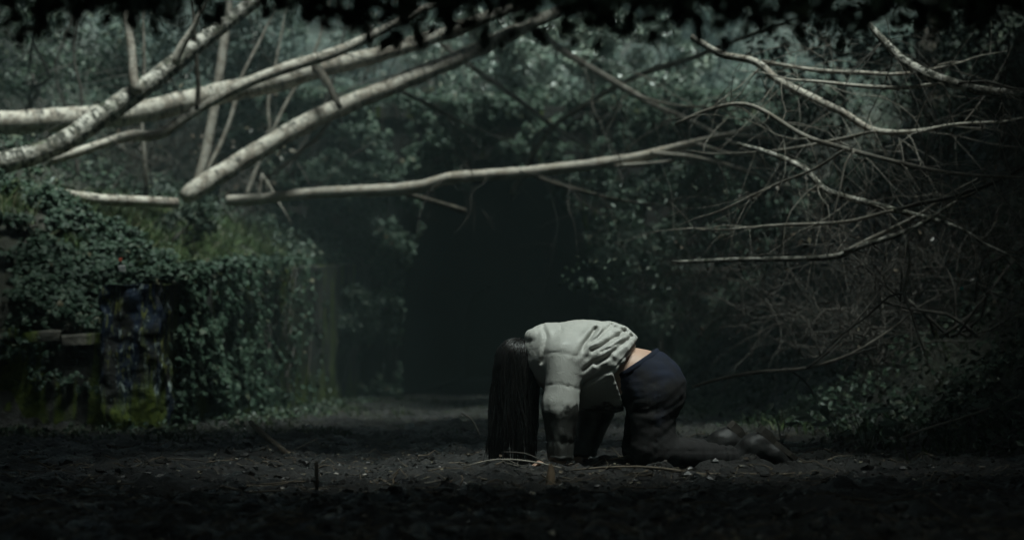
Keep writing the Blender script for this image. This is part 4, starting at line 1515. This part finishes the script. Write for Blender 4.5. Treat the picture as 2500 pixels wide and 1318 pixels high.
    # waistband
    wc = Q(1551, 905)
    rad_t, rad_y = .118, .158
    ring = np.array([(wa + wb_) / 2 + tdir * (rad_t * math.cos(a)) * 0 for a in ang])
    # follow the trimmed edge of the jeans mesh
    jv = np.array([v.co for v in jeans.data.vertices]) + root_loc(r)
    near = np.abs((jv - wa) @ nrm) < .012
    ev = jv[near]
    cc = ev.mean(0)
    th = np.arctan2(ev[:, 1] - cc[1], (ev - cc) @ tdir)
    rr_ = np.hypot(ev[:, 1] - cc[1], (ev - cc) @ tdir)
    out = []
    for a in ang:
        dd = np.abs((th - a + np.pi) % (2 * np.pi) - np.pi)
        k = dd < .16
        out.append(np.quantile(rr_[k], .97) if k.any() else np.nan)
    out = np.array(out)
    out = np.where(np.isnan(out), np.nanmean(out), out)
    out = np.convolve(np.concatenate([out[-5:-1], out, out[1:5]]), np.ones(9) / 9, 'valid')
    prof = [(-.036, .003), (-.034, .008), (-.004, .008), (.0, .002), (-.002, -.006)]
    V = np.concatenate([[cc + nrm * (pn - ((cc - wa) @ nrm)) + tdir * math.cos(a) * (ro + pr) + np.array([0, math.sin(a) * (ro + pr), 0]) for a, ro in zip(ang, out)] for pn, pr in prof])
    n = len(ang)
    i = np.arange(len(prof) - 1)[:, None] * n
    j = np.arange(n - 1)[None]
    mk("waistband", V, np.stack([i + j, i + j + 1, i + n + j + 1, i + n + j], -1).reshape(-1, 4), M['denim'], jeans)
    # ---- boots
    for sg, ox, oy, oz in ((-1, 0, -.125, 0), (1, -58, .15, -8)):
        a, he, ba, to = Q(1808 + ox, 1112 + oz, oy), Q(1846 + ox, 1078 + oz, oy), Q(1884 + ox, 1106 + oz, oy), Q(1918 + ox, 1134 + oz * .3, oy)
        lo4 = np.minimum.reduce([a, he, ba, to]) - .12
        hi4 = np.maximum.reduce([a, he, ba, to]) + .12
        S = SDF(lo4, hi4, .0065)
        wr_ = fold((18, 18, 18), .004, 7 * sg)
        S.cone(a, (a + he) / 2, .068, .064, .03, (1, .95, 1), wr_)
        S.cone((a + he) / 2, he, .064, .053, .03, (1, .95, 1), wr_)
        S.cone((a + he * 2) / 3, ba, .060, .050, .03, (1, 1.0, 1), wr_)
        S.cone(ba, to, .050, .038, .02, (1, 1.15, 1))
        sd_ = (to - he) / np.linalg.norm(to - he)
        sn = np.array([-sd_[2], 0, sd_[0]])
        if sn[2] < 0: sn = -sn
        off = he + sn * .036
        S.cut(lambda g: (g - off) @ sn)
        S.cut(lambda g: -(g[..., 2] - .004))
        V, F = S.mesh()
        bt = mk("boot", relax(V, F, 1), F, M['leather'], r)
        # sole: heel block and forefoot plate above the upturned foot
        L = np.linalg.norm(to - he) + .07
        base = off - sd_ * .045
        out = []
        for s_, wd in ((0, .026), (.02, .034), (.07, .036), (.11, .030), (.16, .036), (.21, .042), (.25, .036), (min(L, .275), .018)):
            out.append((s_, wd))
        V = []
        for lev in (0.0, .024):
            for s_, wd in out:
                for q in (-1, 1):
                    hh = lev + (.018 if (lev > 0 and s_ < .075) else 0)
                    V.append(base + sd_ * s_ * (L / .275) + sn * hh + np.array([0, q * wd, 0]))
        V = np.array(V)
        m_ = len(out)
        F = []
        for k in range(m_ - 1):
            F += [[2 * m_ + 2 * k, 2 * m_ + 2 * k + 1, 2 * m_ + 2 * k + 3, 2 * m_ + 2 * k + 2], [2 * k, 2 * k + 2, 2 * k + 3, 2 * k + 1],
                  [2 * k, 2 * m_ + 2 * k, 2 * m_ + 2 * k + 2, 2 * k + 2], [2 * k + 1, 2 * k + 3, 2 * m_ + 2 * k + 3, 2 * m_ + 2 * k + 1]]
        F += [[0, 1, 2 * m_ + 1, 2 * m_], [2 * m_ - 2, 4 * m_ - 2, 4 * m_ - 1, 2 * m_ - 1]]
        mk("sole", V, np.array(F), M['sole'], bt, smooth=False)
    # ---- hair: a cap close to the skull and long strands hanging straight down
    acc = Acc()
    rh = np.random.default_rng(12)
    for k in range(2000):
        v = norm(rh.normal(size=3))
        # scalp: everything but the face, which looks down and back towards the knees
        if v[0] > .35 and v[2] < .35: continue
        R = np.array([.104, .098, .104])
        p0 = hc + v * R
        L = rh.uniform(.36, .47)
        zt = max(.03 + abs(rh.normal()) * .03, 0)
        pts = [p0]
        vv = v.copy()
        for s_ in range(7):                                   # slide down the skull
            vv = norm(vv + np.array([-.05, 0, -.30]))
            if vv[2] < -.2: break
            pts.append(hc + vv * (R + .006 * (s_ % 2)))
        e = pts[-1]
        tx = hc[0] - .015 + (e[0] - hc[0]) * .92 + rh.normal() * .012
        ty = hc[1] + (e[1] - hc[1]) * .75 + rh.normal() * .012
        lk = float(perlin(np.array([[e[0] * 22, e[1] * 22, 1.5]]))[0])
        zb = zt + .02 * rh.uniform() + max(0, .17 * lk) + .16 * (rh.uniform() < .22) * rh.uniform()
        tx += .03 * lk
        ty += .03 * float(perlin(np.array([[e[0] * 26, e[1] * 26, 8.5]]))[0])
        for s_ in np.linspace(.15, 1, 7):
            sway = .008 * math.sin(6 * s_ + k) + .006 * rh.normal() * s_
            pts.append(np.array([e[0] + (tx - e[0]) * s_ + sway, e[1] + (ty - e[1]) * s_ + .007 * math.cos(5 * s_ + k * 1.7), e[2] + (zb - e[2]) * s_]))
        if rh.uniform() < .16:                                # ends trailing over the mud
            a_ = rh.uniform(0, 2 * np.pi)
            pts[-1][2] = .03
            pts.append(pts[-1] + np.array([math.cos(a_) * .05, math.sin(a_) * .05, -.012]) * rh.uniform(.5, 1.3))
        elif rh.uniform() < .06:                              # flyaway
            o_ = rh.normal(size=3) * .02
            for q_ in range(len(pts) - 6, len(pts)):
                pts[q_] = pts[q_] + o_ * (q_ - len(pts) + 7) / 4
        pts = np.array(pts)
        wd = np.full(len(pts), rh.uniform(.0025, .0055))
        wd[-1] *= .2
        wd[-2] *= .7
        V, Ft, U = tube(pts, wd, 4, cap=False)
        acc.add(V, Ft, U)
    S = SDF(hc - [.16, .16, .30], hc + [.16, .16, .16], .009)
    S.cone(hc + [-.004, 0, .006], hc + [-.014, 0, -.03], .100, .092, .02, (1, .93, 1))
    S.cone(hc + [-.05, 0, -.02], hc + [-.05, 0, -.2], .055, .05, .05, (1, 1.4, 1))
    V, F = S.mesh()
    hair = mk("hair", relax(V, F, 1), F, M['hair'], r)
    acc.build("strands", M['hair'], hair, kind="stuff")


make_person()


# ------------------------------------------------------------------ loose things on the mud
def mud_z(x, Y):
    return float(terrain(np.array([x]), np.array([Y]))[0])


def stick(label, pix, Y0, Y1, mat, twn=0, name="stick", lift=0.0):
    fallen(name, label, "stick", pix, Y0, Y1, mat, [], twn, (.08, .25), mat, None, .1, 8, "shaft", .12, .003)


stick("thick dead stick poking out of the mud left of centre", [(612, 1030, 12), (628, 1046, 15), (655, 1070, 15), (690, 1098, 16), (705, 1110, 13)], 11.6, 11.0, M['stick'])
stick("long thin stick lying in the mud in front of the knees", [(1390, 1148, 4), (1470, 1141, 6), (1560, 1139, 7), (1640, 1146, 7), (1715, 1158, 9), (1800, 1156, 8), (1880, 1159, 7), (1945, 1154, 5)], 9.05, 9.0, M['stick'], 3)
stick("short dark peg standing in the mud at the bottom left", [(774, 1195, 9), (773, 1160, 9), (772, 1124, 7)], 7.9, 7.9, M['bark_dark'])
stick("curved twig standing in the mud left of the hair", [(1172, 1066, 4), (1160, 1036, 4), (1145, 1018, 4), (1126, 1008, 3)], 10.8, 10.8, M['twig'])
stick("thin twig arching over the mud before the hair", [(1130, 1140, 3), (1190, 1124, 4), (1250, 1121, 4), (1320, 1130, 4), (1370, 1142, 3)], 9.2, 9.1, M['twig_pale'], 2)
stick("thin dark twig left of the near sleeve", [(1230, 1103, 3), (1280, 1106, 4), (1310, 1118, 4), (1335, 1130, 3)], 9.25, 9.2, M['twig'])
stick("bent twig in the mud left of the thick dead stick", [(700, 1108, 3), (735, 1090, 5), (775, 1070, 4)], 11.2, 11.3, M['twig'])
stick("pale twig lying flat at the bottom centre", [(935, 1196, 4), (1000, 1186, 5), (1075, 1172, 3)], 8.1, 8.2, M['twig_pale'], 2)
stick("broken twig on the mud below the boots", [(1960, 1172, 4), (2040, 1164, 5), (2110, 1168, 3)], 8.8, 8.9, M['twig'], 1)
stick("thin twig on the mud at the lower left", [(330, 1130, 3), (420, 1118, 4), (500, 1126, 3)], 9.8, 9.9, M['twig'], 1)

# split pale peg of wood in front of the hand
def peg():
    b = P(1341, 1192, 8.3)
    t = P(1340, 1130, 8.3)
    r = empty("wooden_peg", b, "short split stump of pale wood standing in front of the hand", "stump")
    n = 9
    ang = np.arange(n) / n * 2 * np.pi
    V = []
    for k, (f, s_) in enumerate(((0, 1.15), (.3, 1.0), (.62, .85), (1, .5))):
        for a in ang:
            rr = .021 * s_ * (1 + .18 * math.sin(3 * a + k))
            z = b[2] - .03 + (t[2] - b[2] + .03) * f + (rng.uniform(-.018, .018) if k == 3 else 0)
            V.append([b[0] + rr * math.cos(a) + .008 * f, b[1] + rr * math.sin(a), z])
    V.append([b[0] + .006, b[1], t[2] - .02])
    i = np.arange(3)[:, None] * n
    j = np.arange(n)[None]
    F = np.stack([i + j, i + (j + 1) % n, i + n + (j + 1) % n, i + n + j], -1).reshape(-1, 4)
    jj = np.arange(n)
    top = np.stack([np.full(n, 4 * n), 3 * n + jj, 3 * n + (jj + 1) % n], -1)
    mk("stump", np.array(V), [F, top], M['wood'], r, False)


peg()

# scraps of litter on the ivy
def scrap(name, label, px, py, Y, s, mat):
    c = P(px, py, Y)
    u, v = np.meshgrid(np.linspace(-1, 1, 7), np.linspace(-1, 1, 7))
    q = np.stack([u.ravel(), 0 * u.ravel(), v.ravel()], -1) * s
    q = q + .35 * s * np.stack([fbm(q * 14 + px, 2), fbm(q * 14 + 9 + px, 2), fbm(q * 14 + 21, 2)], -1)
    i = np.arange(6)[:, None] * 7
    j = np.arange(6)[None]
    F = np.stack([i + j, i + j + 1, i + 8 + j, i + 7 + j], -1).reshape(-1, 4)
    o = mk(name, c + q, F, mat, None)
    sm = o.modifiers.new("thickness", 'SOLIDIFY')
    sm.thickness = .002
    tag(o, label, "litter")


scrap("plastic_scrap", "crumpled white plastic scrap caught in the ivy on the pillar", 298, 656, 14.93, .026, M['litter_white'])
scrap("plastic_scrap", "small red plastic scrap on the ivy above the white one", 294, 634, 14.95, .014, M['litter_red'])
scrap("plastic_scrap", "tiny teal scrap glinting in the dark right thicket", 2348, 704, 12.0, .010, M['litter_teal'])


def clods():
    # mud clods, dead leaves and bits of twig strewn over the track
    n = 5200
    Y = np.exp(rng.uniform(math.log(4.6), math.log(15), n))
    x = rng.uniform(-1, 1, n) * .34 * Y
    x = x[np.abs(x) < 9][:n]
    Y = Y[:len(x)]
    z = terrain(x, Y)
    k = (z < .15)
    x, Y, z = x[k], Y[k], z[k]
    t = (1 + 5 ** .5) / 2
    iv = norm(np.array([[-1, t, 0], [1, t, 0], [-1, -t, 0], [1, -t, 0], [0, -1, t], [0, 1, t], [0, -1, -t], [0, 1, -t], [t, 0, -1], [t, 0, 1], [-t, 0, -1], [-t, 0, 1.0]]))
    fc = np.array([[0, 11, 5], [0, 5, 1], [0, 1, 7], [0, 7, 10], [0, 10, 11], [1, 5, 9], [5, 11, 4], [11, 10, 2], [10, 7, 6], [7, 1, 8], [3, 9, 4], [3, 4, 2], [3, 2, 6], [3, 6, 8], [3, 8, 9], [4, 9, 5], [2, 4, 11], [6, 2, 10], [8, 6, 7], [9, 8, 1]])
    m = len(x)
    s = .005 + .022 * rng.uniform(size=m) ** 3
    V = np.stack([x, Y, z], -1)[:, None] + iv[None] * s[:, None, None] * np.array([1.4, 1.2, .8]) * rng.uniform(.35, 1.5, (m, 12, 1))
    F = ((np.arange(m) * 12)[:, None, None] + fc[None]).reshape(-1, 3)
    o = mk("mud_clods", V.reshape(-1, 3), F, M['clod'], None, False, kind="stuff")
    tag(o, "loose clods of wet mud strewn over the track", "mud clods")
    n = 30000
    Y = np.exp(rng.uniform(math.log(4.6), math.log(20), n))
    x = rng.uniform(-1, 1, n) * .34 * Y
    z = terrain(x, Y)
    k = (z < .6) & (fbm(np.stack([x, Y, 0 * x], -1) * 1.1 + 70, 2) > -.3)
    p = np.stack([x, Y, z + .006], -1)[k]
    nn = np.tile([[0, 0, 1.0]], (len(p), 1)) + rng.normal(size=(len(p), 3)) * .3
    V, F = leaf_geo(p, nn, rng.normal(size=p.shape), rng.uniform(.010, .036, len(p)), False)
    o = mk("leaf_litter", V, F, M['dry'], None, False, kind="stuff")
    tag(o, "dead brown leaves trodden into the mud", "leaf litter")
    acc = Acc()
    for _ in range(800):
        Y0 = math.exp(rng.uniform(math.log(5), math.log(14)))
        x0 = rng.uniform(-1, 1) * .3 * Y0
        if mud_z(x0, Y0) > .12: continue
        a = rng.uniform(0, 2 * np.pi)
        L = rng.uniform(.05, .28)
        q = np.array([[x0 + math.cos(a) * L * s_ + rng.normal() * .008, Y0 + math.sin(a) * L * s_, 0] for s_ in np.linspace(0, 1, 4)])
        q[:, 2] = terrain(q[:, 0], q[:, 1]) + .004 + np.abs(rng.normal(size=4)) * .008
        add_tube(acc, q, np.linspace(.004, .0015, 4) * rng.uniform(.6, 1.3), 4, .1, 0, False, False)
    o = acc.build("twig_litter", M['stick'], None, kind="stuff")
    tag(o, "fallen twig fragments scattered over the mud", "twig litter")


clods()


# ------------------------------------------------------------------ canopy trees added out of view, their crowns shading the cutting
def shade_canopy_tree(label, bx, by, tips, per, size, rad):
    b = np.array([bx, by, float(terrain(np.array([bx]), np.array([by]), False)[0])])
    r = empty("added_shade_tree", b, label, "tree")
    acc = Acc()
    ctrs = np.array(tips, float)
    top = np.array([bx * .92, by, ctrs[:, 2].mean() + .3])
    tp, tr = add_tube(acc, limb(b - [0, 0, .2], top, .02, .15, 6), np.linspace(.2, .08, 6), 10, .25, .1)
    for c in ctrs:
        i = int(len(tp) * rng.uniform(.55, .95))
        add_tube(acc, limb(tp[i], c, .05, .2, 5), np.linspace(.06, .015, 5), 6, .25, .05)
    acc.build("trunk", M['bark_dark'], r)
    size *= 1.6
    p, n, s = crown_leaves(ctrs, [np.array([1, 1, .55]) * rad * rng.uniform(.8, 1.25) for _ in ctrs], per, size)
    k = ~opening(p)
    leaves("crown", p[k], n[k], s[k], M['canopy'], r, False, .5, .7)
    return r


def opening(p):
    """gaps cut in the added canopy for sun on figure, birch trunks and hillside"""
    sd3 = np.array(sdir)
    j = fbm(p * .7 + 5, 2) * .5
    a = p - sd3 * ((p[:, 2] - .5) / sd3[2])[:, None]
    g1 = ((a[:, 0] - .1) / 2.0) ** 2 + ((a[:, 1] - 9.5) / 1.35) ** 2 < 1 + j
    b = p - sd3 * ((p[:, 2] - 2.8) / sd3[2])[:, None]
    g2 = (b[:, 0] > -5.3 + j) & (b[:, 0] < -1.1 + j) & (b[:, 1] > 14.6 + j) & (b[:, 1] < 26.5 + j)
    g2 |= (b[:, 0] > -2 + j) & (b[:, 0] < 1.8 + j) & (b[:, 1] > 17.7 + .4 * j) & (b[:, 1] < 22.0 + .4 * j)
    g2 |= (b[:, 0] > -3.5) & (b[:, 0] < -2.2) & (b[:, 1] > 13.3) & (b[:, 1] < 16)
    g4 = (b[:, 0] > 1.0 + j) & (b[:, 0] < 3.3 + j) & (b[:, 1] > 12.2 + j) & (b[:, 1] < 15.6 + j)
    g3 = b[:, 1] > np.where(b[:, 0] > 1.6, 26.0, np.where(b[:, 0] < -4.5, 36.0, 28.6)) + j
    keep = rng.uniform(size=len(p)) < .05                # the openings are thin, not bare
    return ((g2 | g4) & ~keep) | g1 | g3


def bough():
    """evergreen bough added close to the viewer to darken the top of the frame"""
    a = np.array([[4.4, 2.2, 4.2], [3.0, 3.2, 2.6], [2.0, 3.9, 1.80], [.9, 4.0, 1.62], [-.3, 3.95, 1.56], [-1.4, 4.05, 1.52], [-2.2, 4.0, 1.44]])
    r = empty("added_dark_bough", a[-1] * [1, 1, 0], "added evergreen bough darkening the very top, close to the viewer", "bough")
    acc = Acc()
    add_tube(acc, a, np.linspace(.05, .012, len(a)), 8, .1, .1)
    acc.build("branch", M['bark_dark'], r)
    m = 40
    c = np.stack([np.linspace(-1.7, 1.8, m), 4.0 + rng.normal(size=m) * .12, 1.40 + rng.normal(size=m) * .035], -1)
    p, n, s = crown_leaves(c, [np.array([.17, .2, .18]) * rng.uniform(.8, 1.25) for _ in c], 300, .05)
    k = p[:, 2] > 1.225 + .022 * perlin(p * 5)
    leaves("foliage", p[k], n[k], s[k], M['canopy'], r, False, .5, .7)


bough()


def tips(x0, x1, y0, y1, z0, z1, n):
    q = math.sqrt((x1 - x0) * (y1 - y0) / n)                 # jittered grid, so the canopy closes evenly
    gx, gy = np.meshgrid(np.arange(x0 + q / 2, x1 + .01, q), np.arange(y0 + q / 2, y1 + .01, q))
    m = gx.size
    return np.stack([gx.ravel() + rng.uniform(-.3, .3, m) * q, gy.ravel() + rng.uniform(-.3, .3, m) * q, rng.uniform(z0, z1, m)], -1)


rng = np.random.default_rng(21)


shade_canopy_tree("unseen tree added for shade on the right bank overhanging the thicket", 6.4, 9.0, tips(3.4, 8, 4, 13, 6.0, 8.5, 37), 260, .22, 1.25)
shade_canopy_tree("unseen tree added for shade further along the right bank, arching over the thicket", 6.8, 17.0, tips(3.6, 8.5, 13, 23, 6.6, 9.0, 40), 260, .22, 1.25)
shade_canopy_tree("unseen tree added for shade on the left bank beside the low stone block", -7.2, 8.0, tips(-9, -3.2, 3, 12.5, 5.5, 8.5, 44), 260, .22, 1.25)
shade_canopy_tree("unseen tree added for shade on the left slope above the birch trunks", -9.5, 17.0, tips(-12, -6.0, 12, 26, 10.8, 13.0, 52), 260, .22, 1.25)
shade_canopy_tree("unseen spreading tree added for shade left of the track, nearest the viewer", -4.9, .5, tips(-7, .5, -8, 6.2, 4.6, 7.6, 61), 260, .24, 1.35)
shade_canopy_tree("unseen spreading tree added for shade right of the track, nearest the viewer", 5.2, -.5, tips(-.5, 7, -8, 6.4, 4.6, 7.6, 61), 260, .24, 1.35)
shade_canopy_tree("unseen added shade tree reaching across the track from the right, above the kneeling person", 6.2, 5.2, tips(-4.4, 4.2, 5.8, 11.4, 6.0, 8.0, 57), 260, .22, 1.25)
shade_canopy_tree("unseen added shade tree spreading over the track between the birch trunks and the tunnel", 7.4, 20.5, tips(-3.4, 5.2, 15.6, 24, 7.0, 9.2, 74), 260, .22, 1.40)
shade_canopy_tree("unseen added shade tree with a wide crown over the middle of the track", -7.6, 13.5, tips(-6.5, 3.5, 10.8, 15.8, 6.2, 8.4, 57), 260, .22, 1.25)
shade_canopy_tree("unseen added shade tree leaning over the track before the tunnel from the right", 5.6, 25.5, tips(-4.6, 5.5, 23, 29.2, 7.0, 9.0, 57), 260, .22, 1.25)


# ------------------------------------------------------------------ haze: damp air filling the cutting
def haze():
    a, b = np.array([-75, -75, -1.2]), np.array([75, 130, 25.0])
    m = bpy.data.materials.new("damp_air")
    m.use_nodes = True
    nt = m.node_tree
    nt.nodes.remove(nt.nodes["Principled BSDF"])
    v = nt.nodes.new("ShaderNodeVolumePrincipled")
    v.inputs['Color'].default_value = (.64, .88, .87, 1)
    v.inputs['Density'].default_value = 0.0031
    v.inputs['Anisotropy'].default_value = 0.0
    nt.links.new(v.outputs[0], nt.nodes["Material Output"].inputs['Volume'])
    o = box("haze", a, b, m)
    tag(o, "thin damp haze filling the wooded cutting", "haze", kind="stuff")


haze()
